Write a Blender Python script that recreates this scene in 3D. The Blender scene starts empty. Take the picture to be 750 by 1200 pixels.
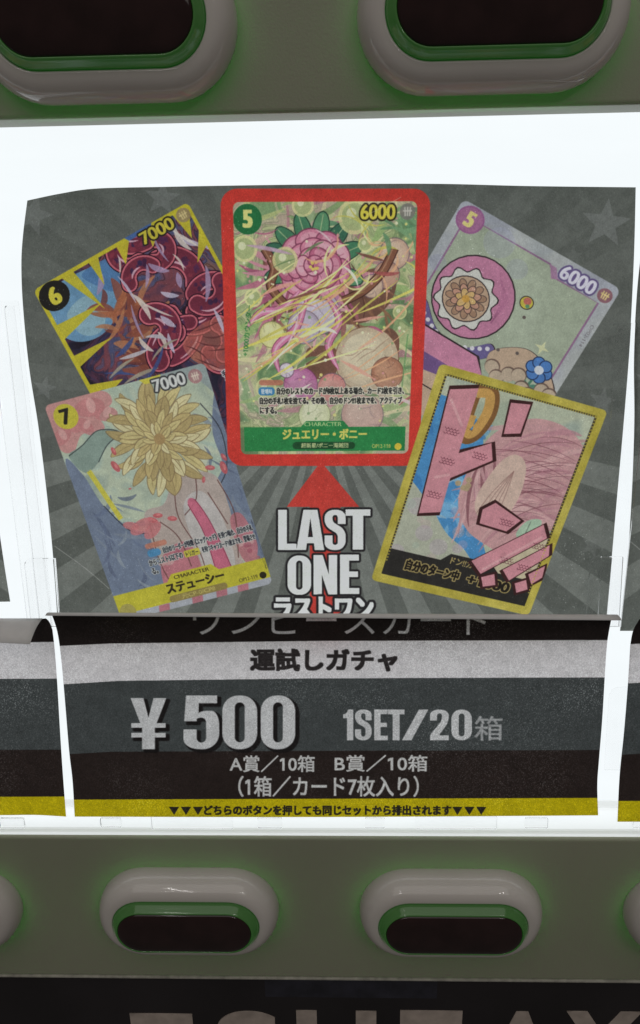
import bpy, bmesh, math, random
import numpy as np
from mathutils import Vector

# ------------------------------------------------------------------ camera
S = bpy.context.scene
COL = S.collection
PW, PH, FPX = 750.0, 1200.0, 950.0
CAM = np.array([0.09277518, -0.36500702, 0.37655066])
PITCH, YAW, ROLL = 0.34901555, 0.03362353, -0.02026404

def cam_axes():
    cp, sp = math.cos(PITCH), math.sin(PITCH)
    cy, sy = math.cos(YAW), math.sin(YAW)
    cr, sr = math.cos(ROLL), math.sin(ROLL)
    f = np.array([-sy * cp, cy * cp, -sp])
    r = np.array([cy, sy, 0.0])
    u = np.cross(r, f)
    return cr * r + sr * u, -sr * r + cr * u, f

AR, AU, AF = cam_axes()
cam_d = bpy.data.cameras.new('camera')
cam = bpy.data.objects.new('camera', cam_d)
COL.objects.link(cam)
S.camera = cam
from mathutils import Matrix
cam.matrix_world = Matrix(((AR[0], AU[0], -AF[0], CAM[0]),
                           (AR[1], AU[1], -AF[1], CAM[1]),
                           (AR[2], AU[2], -AF[2], CAM[2]),
                           (0, 0, 0, 1)))
cam_d.sensor_fit = 'VERTICAL'
cam_d.sensor_height = 24.0
cam_d.lens = 24.0 * FPX / PH
cam_d.clip_start = 0.01
cam_d.clip_end = 100

# ------------------------------------------------------------------ world, lights, exposure
w = bpy.data.worlds.new('World')
S.world = w
w.use_nodes = True
bg = w.node_tree.nodes['Background']
bg.inputs[0].default_value = (1.0, 0.93, 0.86, 1)
bg.inputs[1].default_value = 0.06

def area(name, loc, target, sx, sy, watts, col):
    d = bpy.data.lights.new(name, 'AREA')
    d.shape = 'RECTANGLE'; d.size = sx; d.size_y = sy; d.energy = watts; d.color = col
    o = bpy.data.objects.new(name, d); COL.objects.link(o)
    o.location = loc
    o.rotation_euler = (Vector(target) - Vector(loc)).to_track_quat('-Z', 'Y').to_euler()
    return o

area('ceiling_lamp', (0.1, -1.6, 2.2), (0.08, 0, 0.1), 3.2, 2.4, 17.0, (1.0, 0.95, 0.90))
def tube(loc, sx, sy, watts):
    d = bpy.data.lights.new('ceiling_tube', 'AREA'); d.shape = 'RECTANGLE'; d.size = sx; d.size_y = sy; d.energy = watts; d.color = (1.0, 0.96, 0.92)
    o = bpy.data.objects.new('ceiling_tube', d); COL.objects.link(o); o.location = loc
tube((-0.34, -1.25, 1.30), 0.018, 1.0, 1.0)              # strip lights running back along the shop ceiling
tube((0.62, -1.25, 1.15), 0.06, 0.09, 0.9)
tube((0.78, -1.15, 1.15), 0.03, 0.16, 0.8)
tube((-0.30, -1.10, 0.92), 0.10, 0.02, 0.12)

S.view_settings.view_transform = 'Standard'
S.view_settings.look = 'None'
S.view_settings.exposure = 0
S.view_settings.gamma = 1
S.render.engine = 'CYCLES'
S.cycles.use_denoising = True
S.cycles.max_bounces = 10
S.cycles.transmission_bounces = 8
S.cycles.sample_clamp_indirect = 4

# ------------------------------------------------------------------ helpers: objects
def tag(o, label=None, cat=None, group=None, kind=None):
    if label: o['label'] = label
    if cat: o['category'] = cat
    if group: o['group'] = group
    if kind: o['kind'] = kind
    return o

def empty(name, loc=(0, 0, 0)):
    o = bpy.data.objects.new(name, None); COL.objects.link(o)
    o.location = loc; o.empty_display_size = 0.02
    return o

def mesh_obj(name, verts, faces, mat, parent=None, smooth=False):
    me = bpy.data.meshes.new(name)
    me.from_pydata([tuple(map(float, v)) for v in verts], [], [tuple(f) for f in faces])
    me.materials.append(mat)
    if smooth:
        for p in me.polygons: p.use_smooth = True
    me.update()
    o = bpy.data.objects.new(name, me); COL.objects.link(o)
    if parent: o.parent = parent
    return o

def bm_obj(name, bm, mat, parent=None, smooth=False):
    me = bpy.data.meshes.new(name)
    bmesh.ops.recalc_face_normals(bm, faces=bm.faces[:])
    bm.to_mesh(me); bm.free()
    me.materials.append(mat)
    if smooth:
        for p in me.polygons: p.use_smooth = True
    o = bpy.data.objects.new(name, me); COL.objects.link(o)
    if parent: o.parent = parent
    return o

def bm_box(bm, x0, x1, y0, y1, z0, z1, shear=0.0, zref=0.0, bevel=0.0, seg=3):
    """box whose y leans back with z by 'shear'"""
    b = bmesh.new()
    vs = []
    for x in (x0, x1):
        for y in (y0, y1):
            for z in (z0, z1):
                vs.append(b.verts.new((x, y + (z - zref) * shear, z)))
    for f in ((0, 1, 3, 2), (4, 6, 7, 5), (0, 4, 5, 1), (2, 3, 7, 6), (0, 2, 6, 4), (1, 5, 7, 3)):
        b.faces.new([vs[i] for i in f])
    bmesh.ops.recalc_face_normals(b, faces=b.faces[:])
    if bevel > 0:
        bmesh.ops.bevel(b, geom=b.edges[:], offset=bevel, segments=seg, profile=0.5, affect='EDGES')
    me = bpy.data.meshes.new('tmp'); b.to_mesh(me); b.free()
    bm.from_mesh(me); bpy.data.meshes.remove(me)

# ------------------------------------------------------------------ helpers: projection to the display planes
class Plane:
    """y = y0 + (z - z0) * slope ; local axes a (along x) and b (up the slope), in metres"""
    def __init__(s, y0, z0, slope):
        s.O = np.array([0.0, y0, z0])
        n = math.hypot(1, slope)
        s.a = np.array([1.0, 0, 0]); s.b = np.array([0, slope / n, 1 / n])
        s.n = np.array([0, -1 / n, slope / n])           # towards the viewer
        K = np.array([[FPX, 0, PW / 2], [0, -FPX, PH / 2], [0, 0, 1.0]])
        M = np.array([AR, AU, AF])
        s.to_photo = K @ np.stack([M @ s.a, M @ s.b, M @ (s.O - CAM)], axis=1)
        s.from_photo = np.linalg.inv(s.to_photo)
    def ab(s, x, y):
        q = s.from_photo @ np.array([x, y, 1.0])
        return q[:2] / q[2]
    def pt(s, x, y, d=0.0):
        """world point seen at photo position x, y on this plane raised by d towards the viewer"""
        ray = AF + AR * (x - PW / 2) / FPX - AU * (y - PH / 2) / FPX
        t = ((s.O + s.n * d - CAM) @ s.n) / (ray @ s.n)
        return CAM + ray * t

POSTER = Plane(0.0237, 0.177, 0.1406)
CARD = Plane(-0.0001, 0.062, 0.1035)
P = 0.151

def hom(src, dst):
    A = []; B = []
    for (x, y), (u, v) in zip(src, dst):
        A.append([x, y, 1, 0, 0, 0, -u * x, -u * y]); B.append(u)
        A.append([0, 0, 0, x, y, 1, -v * x, -v * y]); B.append(v)
    h = np.linalg.solve(np.array(A, float), np.array(B, float))
    return np.append(h, 1).reshape(3, 3)

def app(M, pts):
    p = np.asarray(pts, float)
    q = np.c_[p, np.ones(len(p))] @ M.T
    return q[:, :2] / q[:, 2:3]

# ------------------------------------------------------------------ helpers: print canvas (numpy rasteriser)
def scan(edges, wd, ht, ss=4):
    """anti-aliased even-odd coverage of closed outlines; edges (N,4) in px, y down"""
    e = np.asarray(edges, float)
    x0, y0, x1, y1 = e.T
    sw = y0 > y1
    x0, x1 = np.where(sw, x1, x0), np.where(sw, x0, x1)
    y0, y1 = np.where(sw, y1, y0), np.where(sw, y0, y1)
    k0 = np.clip(np.ceil(y0 * ss - 0.5), 0, ht * ss).astype(int)
    k1 = np.clip(np.ceil(y1 * ss - 0.5), 0, ht * ss).astype(int)
    n = k1 - k0
    idx = np.repeat(np.arange(len(n)), n)
    out = np.zeros((ht, wd + 2))
    if len(idx) == 0: return out[:, :wd]
    off = np.arange(len(idx)) - np.repeat(np.cumsum(n) - n, n)
    row = k0[idx] + off
    yy = (row + 0.5) / ss
    xs = x0[idx] + (yy - y0[idx]) * (x1[idx] - x0[idx]) / np.maximum(y1[idx] - y0[idx], 1e-9)
    o = np.lexsort((xs, row))
    row, xs = row[o], np.clip(xs[o], 0, wd)
    first = np.r_[True, row[1:] != row[:-1]]
    start = np.maximum.accumulate(np.where(first, np.arange(len(row)), 0))
    sign = np.where((np.arange(len(row)) - start) % 2 == 0, 1.0, -1.0)
    i = np.floor(xs).astype(int); f = xs - i
    r = row // ss
    np.add.at(out, (r, i), sign * (1 - f) / ss)
    np.add.at(out, (r, i + 1), sign * f / ss)
    return np.clip(np.cumsum(out, axis=1)[:, :wd], 0, 1)

def loop_edges(p):
    p = np.asarray(p, float)
    return np.c_[p, np.roll(p, -1, axis=0)]

def smooth_path(pts, n=10, closed=False):
    p = np.asarray(pts, float)
    m = len(p); out = []
    rng = range(m if closed else m - 1)
    for i in rng:
        if closed: a, b, c, d = p[(i - 1) % m], p[i], p[(i + 1) % m], p[(i + 2) % m]
        else: a, b, c, d = p[max(i - 1, 0)], p[i], p[i + 1], p[min(i + 2, m - 1)]
        for k in range(n):
            t = k / n
            out.append(0.5 * ((2 * b) + (c - a) * t + (2 * a - 5 * b + 4 * c - d) * t * t + (3 * b - a - 3 * c + d) * t ** 3))
    if not closed: out.append(p[-1])
    return np.array(out)

_fc = {}
def glyphs(s):
    """outline edges (N,4) of a line of lettering, in em, y up"""
    if s not in _fc:
        c = bpy.data.curves.new('lettering', 'FONT'); c.body = s; c.size = 1; c.resolution_u = 4
        o = bpy.data.objects.new('lettering', c); COL.objects.link(o)
        bpy.context.view_layer.update()
        dg = bpy.context.evaluated_depsgraph_get()
        ev = o.evaluated_get(dg); m = ev.to_mesh()
        v = np.array([x.co[:2] for x in m.vertices])
        cnt = {}
        for pl in m.polygons:
            for ek in pl.edge_keys: cnt[ek] = cnt.get(ek, 0) + 1
        # weld doubled points so that inner edges cancel
        key = {}; rid = []
        for q in np.round(v, 5): rid.append(key.setdefault(tuple(q), len(key)))
        c2 = {}
        for pl in m.polygons:
            vs = list(pl.vertices)
            for a, b in zip(vs, vs[1:] + vs[:1]):
                k = tuple(sorted((rid[a], rid[b])))
                c2[k] = c2.get(k, 0) + 1
        uv = np.array(list(key.keys()))
        ed = np.array([np.r_[uv[a], uv[b]] for (a, b), n in c2.items() if n % 2 == 1])
        # the built-in figure one is a bare bar: give it its flag
        hz = [q for q in ed if abs(q[1] - q[3]) < 1e-3 and abs(abs(q[0] - q[2]) - 0.1) < 0.02]
        for q in hz:
            if q[1] > 0.6:
                X = min(q[0], q[2])
                if any(abs(min(z[0], z[2]) - X) < 1e-3 and abs(z[1]) < 1e-3 for z in hz):
                    ed = np.r_[ed, loop_edges([(X, 0.685), (X, 0.565), (X - 0.13, 0.50), (X - 0.13, 0.60)])]
        ev.to_mesh_clear()
        bpy.data.objects.remove(o); bpy.data.curves.remove(c)
        _fc[s] = ed
    return _fc[s]

def boxmax(a, rx, ry):
    """dilate by a rectangle with fractional half sizes"""
    for ax, r in ((1, rx), (0, ry)):
        n = int(math.floor(r)); fr = r - n
        out = a.copy()
        for k in range(1, n + 2):
            wgt = 1.0 if k <= n else fr
            if wgt <= 0: continue
            for sg in (-k, k):
                sft = np.roll(a, sg, axis=ax)
                out = np.maximum(out, sft * wgt)
        a = out
    return a

def diskmax(a, r):
    out = a.copy(); n = int(math.ceil(r))
    for dy in range(-n, n + 1):
        for dx in range(-n, n + 1):
            d = math.hypot(dx, dy)
            if 0 < d <= r + 0.5:
                out = np.maximum(out, np.roll(np.roll(a, dy, 0), dx, 1) * min(1, r + 0.5 - d))
    return out

def fbm(h, wd, cells, seed, octv=4):
    r = np.random.RandomState(seed); out = np.zeros((h, wd)); amp = 1.0; tot = 0
    for o in range(octv):
        c = cells * 2 ** o
        cy = max(2, int(c * h / wd)) + 2; cx = int(c) + 2
        g = r.rand(cy + 1, cx + 1)
        yy = np.linspace(0, cy - 1.001, h); xx = np.linspace(0, cx - 1.001, wd)
        iy = yy.astype(int); ix = xx.astype(int)
        fy = (yy - iy)[:, None]; fx = (xx - ix)[None]
        fy = fy * fy * (3 - 2 * fy); fx = fx * fx * (3 - 2 * fx)
        a = g[iy][:, ix]; b = g[iy][:, ix + 1]; cc = g[iy + 1][:, ix]; d = g[iy + 1][:, ix + 1]
        out += amp * ((a * (1 - fx) + b * fx) * (1 - fy) + (cc * (1 - fx) + d * fx) * fy)
        tot += amp; amp *= 0.55
    return out / tot

def bil(a, y, x):
    h, wd = a.shape[:2]
    x = np.clip(x, 0, wd - 1.001); y = np.clip(y, 0, h - 1.001)
    ix = x.astype(int); iy = y.astype(int); fx = x - ix; fy = y - iy
    if a.ndim == 3: fx = fx[..., None]; fy = fy[..., None]
    return (a[iy, ix] * (1 - fx) + a[iy, ix + 1] * fx) * (1 - fy) + (a[iy + 1, ix] * (1 - fx) + a[iy + 1, ix + 1] * fx) * fy

class Canvas:
    def __init__(s, wd, ht, col, M=None):
        s.w, s.h = wd, ht
        s.a = np.ones((ht, wd, 3)) * np.array(col, float)
        s.M = np.eye(3) if M is None else M              # author units -> px
    def _blend(s, x0, y0, cov, col, al=1.0):
        h, wd = cov.shape
        X0, Y0 = max(x0, 0), max(y0, 0); X1, Y1 = min(x0 + wd, s.w), min(y0 + h, s.h)
        if X1 <= X0 or Y1 <= Y0: return
        c = cov[Y0 - y0:Y1 - y0, X0 - x0:X1 - x0, None] * al
        t = s.a[Y0:Y1, X0:X1]
        col = np.asarray(col, float)
        if col.ndim == 3: col = col[Y0 - y0:Y1 - y0, X0 - x0:X1 - x0]
        s.a[Y0:Y1, X0:X1] = t * (1 - c) + c * col
    def edges(s, e, col, al=1.0):
        x0, y0 = np.floor(e.reshape(-1, 2).min(0)).astype(int) - 1
        x1, y1 = np.ceil(e.reshape(-1, 2).max(0)).astype(int) + 1
        x0 = max(x0, -4); y0 = max(y0, -4); x1 = min(x1, s.w + 4); y1 = min(y1, s.h + 4)
        if x1 <= x0 or y1 <= y0: return
        cov = scan(e - np.array([x0, y0, x0, y0]), x1 - x0, y1 - y0)
        s._blend(x0, y0, cov, col, al)
    def poly(s, pts, col, al=1.0, sm=0, M=None):
        if sm: pts = smooth_path(pts, sm, True)
        s.edges(loop_edges(app(s.M if M is None else M, pts)), col, al)
    def line(s, pts, wd, col, al=1.0, sm=8, taper=False):
        """brush stroke in author units"""
        p = smooth_path(pts, sm) if sm else np.asarray(pts, float)
        d = np.gradient(p, axis=0); d /= np.maximum(np.linalg.norm(d, axis=1, keepdims=True), 1e-9)
        n = np.c_[-d[:, 1], d[:, 0]]
        t = np.linspace(0, 1, len(p))[:, None]
        r = wd / 2 * (np.sin(math.pi * np.clip(t, 0.02, 0.98)) ** 0.7 if taper else 1)
        s.poly(np.r_[p + n * r, (p - n * r)[::-1]], col, al)
    def disc(s, c, r, col, al=1.0, ry=None, rot=0, n=28):
        t = np.arange(n) * 2 * math.pi / n
        x, y = r * np.cos(t), (ry or r) * np.sin(t)
        ca, sa = math.cos(rot), math.sin(rot)
        s.poly(np.c_[c[0] + x * ca - y * sa, c[1] + x * sa + y * ca], col, al)
    def rrect(s, x0, y0, x1, y1, r, col, al=1.0, M=None):
        s.poly(rr_pts(x0, y0, x1, y1, r), col, al, M=M)
    def stamp(s, mask, M, col, al=1.0):
        """mask (h,w) or its own rgb, placed by M: mask px -> canvas px"""
        h, wd = mask.shape
        q = app(M, [(0, 0), (wd, 0), (wd, h), (0, h)])
        x0, y0 = np.floor(q.min(0)).astype(int) - 1; x1, y1 = np.ceil(q.max(0)).astype(int) + 1
        x0 = max(x0, 0); y0 = max(y0, 0); x1 = min(x1, s.w); y1 = min(y1, s.h)
        if x1 <= x0 or y1 <= y0: return
        gy, gx = np.mgrid[y0:y1, x0:x1]
        u = app(np.linalg.inv(M), np.c_[gx.ravel() + 0.5, gy.ravel() + 0.5])
        ux = u[:, 0].reshape(gx.shape) - 0.5; uy = u[:, 1].reshape(gx.shape) - 0.5
        ok = (ux > -0.5) & (uy > -0.5) & (ux < wd - 0.5) & (uy < h - 0.5)
        cov = bil(mask, uy, ux) * ok
        c = np.asarray(col, float)
        if c.ndim == 3: c = bil(c, uy, ux)
        s._blend(x0, y0, cov, c, al)
    def heavy(s, ch, x0, x1, y, h, col, outline=0, oc=(0, 0, 0), shadow=None, k=100):
        """one heavy figure standing on y between x0 and x1 (author units); outline and shadow by its height"""
        W_ = max(6, int(k * (x1 - x0) / h)); pad = int(0.22 * k) + 4
        e = heavy_edges(ch, W_, k) + pad
        m = scan(e, W_ + 2 * pad, k + 2 * pad)
        if ch == 'Y':                                   # the currency mark: a Y with two cross strokes
            for lo, hi in ((0.23, 0.32), (0.42, 0.51)):
                q = heavy_edges('bar', W_ * 0.96, (hi - lo) * k) + np.array([pad + W_ * 0.02, pad + (1 - hi) * k] * 2)
                m = np.maximum(m, scan(q, W_ + 2 * pad, k + 2 * pad))
        sc = (x1 - x0) / W_
        A = np.array([[sc, 0, x0 - pad * sc], [0, h / k, y - h - pad * h / k], [0, 0, 1]])
        MM = s.M @ A
        if shadow:
            T = np.array([[1, 0, shadow[0] * k], [0, 1, shadow[1] * k], [0, 0, 1.0]])
            s.stamp(diskmax(m, shadow[2] * k), MM @ T, oc, 0.9)
        if outline: s.stamp(diskmax(m, outline * k), MM, oc)
        s.stamp(m, MM, col)
    def text(s, body, p0, p1, h, col, al=1.0, dil=(0, 0), outline=0, oc=(0, 0, 0), sq=1.0, k=72, shadow=None):
        """lettering whose box stands on the author-unit line p0-p1 and is h high; dil fattens by em"""
        e = glyphs(body).copy()
        lo = e.reshape(-1, 2).min(0); hi = e.reshape(-1, 2).max(0)
        wd_a = math.hypot(p1[0] - p0[0], p1[1] - p0[1])
        # local raster with the final aspect
        H = k; W_ = max(8, int(k * wd_a / h))
        dx, dy = dil[0] * k, dil[1] * k
        pad = int(max(dx, dy) + outline * k + 6)
        sx = (W_ - 2 * dx) / (hi[0] - lo[0]); sy = (H - 2 * dy) / (hi[1] - lo[1])
        ee = np.empty_like(e)
        ee[:, 0::2] = (e[:, 0::2] - lo[0]) * sx + pad + dx
        ee[:, 1::2] = (hi[1] - e[:, 1::2]) * sy + pad + dy
        m = scan(ee, W_ + 2 * pad, H + 2 * pad)
        if dx or dy: m = boxmax(m, dx, dy)
        ux = np.array(p1, float) - np.array(p0, float); ux /= W_
        up = np.array([ux[1], -ux[0]]) / np.hypot(*ux) * h / H
        o = np.array(p0, float) + up * H
        A = np.array([[ux[0], -up[0], o[0] - ux[0] * pad + up[0] * pad],
                      [ux[1], -up[1], o[1] - ux[1] * pad + up[1] * pad], [0, 0, 1]])
        MM = s.M @ A
        if shadow:
            T = np.array([[1, 0, shadow[0] * k], [0, 1, shadow[1] * k], [0, 0, 1.0]])
            s.stamp(diskmax(m, shadow[2] * k), MM @ T, oc, 0.9)
        if outline: s.stamp(diskmax(m, outline * k), MM, oc, al)
        s.stamp(m, MM, col, al)

# heavy condensed capitals and figures: corners (x, y, rounding as a share of the width) in a unit box, y up
HEAVY = {
 '0': [[(0, 0, .46), (1, 0, .46), (1, 1, .46), (0, 1, .46)], [(.36, .13, .14), (.64, .13, .14), (.64, .87, .14), (.36, .87, .14)]],
 '5': [[(.07, 1, 0), (.94, 1, 0), (.94, .855, 0), (.43, .855, 0), (.42, .68, 0), (.56, .715, .1), (1, .715, .42), (1, 0, .46), (0, 0, .46), (0, .37, 0), (.37, .37, 0), (.37, .125, .13), (.63, .125, .13), (.63, .585, .13), (.37, .585, .12), (.37, .52, 0), (.02, .52, 0)]],
 'S': [[(1, .65, 0), (1, 1, .46), (0, 1, .46), (0, .60, .3), (.63, .40, .15), (.63, .125, .13), (.37, .125, .13), (.37, .36, 0), (0, .36, 0), (0, 0, .46), (1, 0, .46), (1, .50, .3), (.37, .70, .15), (.37, .875, .13), (.63, .875, .13), (.63, .65, 0)]],
 '2': [[(0, .64, 0), (0, 1, .46), (1, 1, .46), (1, .60, .3), (.47, .16, .1), (1, .16, 0), (1, 0, 0), (0, 0, 0), (0, .17, .1), (.63, .64, .2), (.63, .875, .13), (.37, .875, .13), (.37, .64, 0)]],
 '1': [[(1, 0, 0), (1, 1, 0), (.48, 1, 0), (.36, .88, .2), (0, .84, 0), (0, .72, 0), (.38, .72, 0), (.38, 0, 0)]],
 'E': [[(0, 0, 0), (1, 0, 0), (1, .15, 0), (.47, .15, 0), (.47, .43, 0), (.93, .43, 0), (.93, .57, 0), (.47, .57, 0), (.47, .85, 0), (.98, .85, 0), (.98, 1, 0), (0, 1, 0)]],
 'T': [[(.29, 0, 0), (.71, 0, 0), (.71, .845, 0), (1, .845, 0), (1, 1, 0), (0, 1, 0), (0, .845, 0), (.29, .845, 0)]],
 'L': [[(0, 0, 0), (1, 0, 0), (1, .155, 0), (.47, .155, 0), (.47, 1, 0), (0, 1, 0)]],
 'A': [[(0, 0, 0), (.34, 0, 0), (.37, .17, 0), (.63, .17, 0), (.66, 0, 0), (1, 0, 0), (.75, 1, 0), (.25, 1, 0)], [(.405, .32, 0), (.595, .32, 0), (.5, .82, 0)]],
 'N': [[(0, 0, 0), (.35, 0, 0), (.35, .50, 0), (.63, 0, 0), (1, 0, 0), (1, 1, 0), (.65, 1, 0), (.65, .50, 0), (.38, 1, 0), (0, 1, 0)]],
 '/': [[(0, 0, 0), (.36, 0, 0), (1, 1, 0), (.64, 1, 0)]],
 'Y': [[(.32, 0, 0), (.68, 0, 0), (.68, .42, 0), (1, 1, 0), (.64, 1, 0), (.5, .62, 0), (.36, 1, 0), (0, 1, 0), (.32, .42, 0)]],
 'bar': [[(0, 0, 0), (1, 0, 0), (1, 1, 0), (0, 1, 0)]],
}
HEAVY['O'] = HEAVY['0']

def heavy_edges(ch, wd, ht):
    """edges of one heavy glyph, y down, in a box wd x ht"""
    out = []
    for lp in HEAVY[ch]:
        p = [np.array([x * wd, (1 - y) * ht]) for x, y, r in lp]; pts = []
        for i, (x, y, r) in enumerate(lp):
            if r == 0: pts.append(p[i]); continue
            a, b = p[i - 1] - p[i], p[(i + 1) % len(p)] - p[i]
            la, lb = np.linalg.norm(a), np.linalg.norm(b); q = r * wd
            A, B = p[i] + a / la * min(q, la * 0.5), p[i] + b / lb * min(q, lb * 0.5)
            for k in range(9):
                t = k / 8; m = 0.55 * 2
                w0, w1, w2 = (1 - t) ** 2, 2 * t * (1 - t) * 0.75, t * t
                pts.append((A * w0 + p[i] * w1 + B * w2) / (w0 + w1 + w2))
        out.append(loop_edges(pts))
    return np.concatenate(out)

def rr_pts(x0, y0, x1, y1, r):
    pts = []
    for cx, cy, a0 in ((x1 - r, y0 + r, -90), (x1 - r, y1 - r, 0), (x0 + r, y1 - r, 90), (x0 + r, y0 + r, 180)):
        for k in range(9):
            a = math.radians(a0 + k * 90 / 8)
            pts.append((cx + r * math.cos(a), cy + r * math.sin(a)))
    return pts

def C(r, g, b): return np.array([r, g, b]) / 255.0

def paper_grain(a, seed, toner=0.0, fineness=0.055):
    """fibre clouding and pinholes of a cheap laser print"""
    h, wd = a.shape[:2]
    r = np.random.RandomState(seed)
    cloud = fbm(h, wd, 60, seed, 3) - 0.5
    fine = r.randn(h, wd); fine = (fine + np.roll(fine, 1, 0) + np.roll(fine, 1, 1) + np.roll(fine, -1, 0)) / 2
    g = 1 + (0.16 * cloud + fineness * fine)[..., None] * (1.05 - 0.75 * a.mean(axis=2, keepdims=True))
    a = np.clip(a * g, 0, 1)
    if toner:
        spots = (r.rand(h, wd) > 1 - toner) * fbm(h, wd, 10, seed + 3, 2) ** 2 * 2.2
        spots = np.maximum(spots, 0.55 * np.maximum(np.roll(spots, 1, 0), np.roll(spots, 1, 1)))
        a = np.clip(a + spots[..., None] * 0.34 * r.rand(h, wd, 1), 0, 1)
    return a

# ------------------------------------------------------------------ materials
def mat(name, col, rough=0.5, spec=0.5, **kw):
    m = bpy.data.materials.new(name); m.use_nodes = True
    b = m.node_tree.nodes['Principled BSDF']
    b.inputs['Base Color'].default_value = (*col, 1)
    b.inputs['Roughness'].default_value = rough
    b.inputs['Specular IOR Level'].default_value = spec
    for k, v in kw.items():
        b.inputs[k.replace('_', ' ')].default_value = v
    return m

def noisy(m, scale, amount, bump=0.0, bscale=None, rough_var=0.0):
    """mottle the base colour, roughness and surface with object-space noise"""
    nt = m.node_tree; n = nt.nodes; l = nt.links
    b = n['Principled BSDF']; col = tuple(b.inputs['Base Color'].default_value)
    tc = n.new('ShaderNodeTexCoord')
    no = n.new('ShaderNodeTexNoise'); no.inputs['Scale'].default_value = scale; no.inputs['Detail'].default_value = 6
    l.new(tc.outputs['Object'], no.inputs['Vector'])
    mp = n.new('ShaderNodeMapRange'); mp.inputs['To Min'].default_value = 1 - amount; mp.inputs['To Max'].default_value = 1 + amount
    mp.inputs['From Min'].default_value = 0.3; mp.inputs['From Max'].default_value = 0.7
    l.new(no.outputs['Fac'], mp.inputs['Value'])
    vm = n.new('ShaderNodeVectorMath'); vm.operation = 'SCALE'; vm.inputs[0].default_value = col[:3]
    l.new(mp.outputs['Result'], vm.inputs['Scale'])
    l.new(vm.outputs[0], b.inputs['Base Color'])
    if rough_var:
        mr = n.new('ShaderNodeMapRange'); r0 = b.inputs['Roughness'].default_value
        mr.inputs['To Min'].default_value = r0 - rough_var; mr.inputs['To Max'].default_value = r0 + rough_var
        l.new(no.outputs['Fac'], mr.inputs['Value']); l.new(mr.outputs['Result'], b.inputs['Roughness'])
    if bump:
        n2 = n.new('ShaderNodeTexNoise'); n2.inputs['Scale'].default_value = bscale or scale * 8; n2.inputs['Detail'].default_value = 3
        l.new(tc.outputs['Object'], n2.inputs['Vector'])
        bp = n.new('ShaderNodeBump'); bp.inputs['Strength'].default_value = bump; bp.inputs['Distance'].default_value = 0.0005
        l.new(n2.outputs['Fac'], bp.inputs['Height']); l.new(bp.outputs['Normal'], b.inputs['Normal'])
    return m

M_PANEL = noisy(mat('satin_grey_plastic', (0.33, 0.325, 0.25), 0.42, 0.4), 9, 0.06, 0.22, 900, 0.05)
_n = M_PANEL.node_tree.nodes; _l = M_PANEL.node_tree.links        # the panel skin lets a little light through
_t = _n.new('ShaderNodeBsdfTranslucent'); _t.inputs['Color'].default_value = (0.8, 0.8, 0.75, 1)
_m = _n.new('ShaderNodeMixShader'); _m.inputs[0].default_value = 0.10
_l.new(_n['Principled BSDF'].outputs[0], _m.inputs[1]); _l.new(_t.outputs[0], _m.inputs[2]); _l.new(_m.outputs[0], _n['Material Output'].inputs['Surface'])
M_LIP = noisy(mat('pale_panel_edge', (0.40, 0.39, 0.34), 0.4, 0.5), 200, 0.25)  # lip strip coloured paler than the panel
M_HOUSING = noisy(mat('white_plastic', (0.60, 0.565, 0.535), 0.06, 0.5), 25, 0.03, 0.02, 300)
M_FACE = noisy(mat('smoked_lens', (0.026, 0.012, 0.012), 0.08, 0.5), 60, 0.3)
M_BLACK = noisy(mat('black_front_plastic', (0.020, 0.017, 0.019), 0.25, 0.4), 12, 0.35, 0.1, 400, 0.08)
M_LETTER = noisy(mat('grey_vinyl_letters', (0.46, 0.39, 0.345), 0.55, 0.3), 120, 0.18)
M_GREEN = mat('green_translucent_plastic', (0.10, 0.15, 0.075), 0.12, 0.5, Transmission_Weight=0.2)
bb = M_GREEN.node_tree.nodes['Principled BSDF']
bb.inputs['Emission Color'].default_value = (0.03, 0.42, 0.03, 1); bb.inputs['Emission Strength'].default_value = 0.07
M_LED = mat('green_led_strip', (0.02, 0.2, 0.02), 0.5)
bb = M_LED.node_tree.nodes['Principled BSDF']
bb.inputs['Emission Color'].default_value = (0.05, 1.0, 0.05, 1); bb.inputs['Emission Strength'].default_value = 2.8
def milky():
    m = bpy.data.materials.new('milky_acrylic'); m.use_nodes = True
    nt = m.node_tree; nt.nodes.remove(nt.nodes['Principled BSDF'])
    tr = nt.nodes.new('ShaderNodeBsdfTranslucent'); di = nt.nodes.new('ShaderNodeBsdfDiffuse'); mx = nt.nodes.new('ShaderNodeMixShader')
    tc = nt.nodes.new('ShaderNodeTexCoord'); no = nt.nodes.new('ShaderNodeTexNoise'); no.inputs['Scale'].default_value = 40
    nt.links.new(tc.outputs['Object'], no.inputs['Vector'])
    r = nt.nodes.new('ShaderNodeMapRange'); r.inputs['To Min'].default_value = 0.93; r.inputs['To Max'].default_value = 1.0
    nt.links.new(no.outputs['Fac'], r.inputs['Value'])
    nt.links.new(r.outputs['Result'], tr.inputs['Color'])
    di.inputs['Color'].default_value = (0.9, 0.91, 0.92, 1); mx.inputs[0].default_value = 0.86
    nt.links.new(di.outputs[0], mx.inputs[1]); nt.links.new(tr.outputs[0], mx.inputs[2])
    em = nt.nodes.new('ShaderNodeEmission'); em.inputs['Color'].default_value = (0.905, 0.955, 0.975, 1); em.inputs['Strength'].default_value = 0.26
    ad = nt.nodes.new('ShaderNodeAddShader')               # added glow, lifts the backlit rail to the panel's white
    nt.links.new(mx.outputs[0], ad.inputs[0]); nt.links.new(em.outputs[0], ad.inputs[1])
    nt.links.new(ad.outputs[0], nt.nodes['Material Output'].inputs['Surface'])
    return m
M_RAIL = milky()

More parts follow.
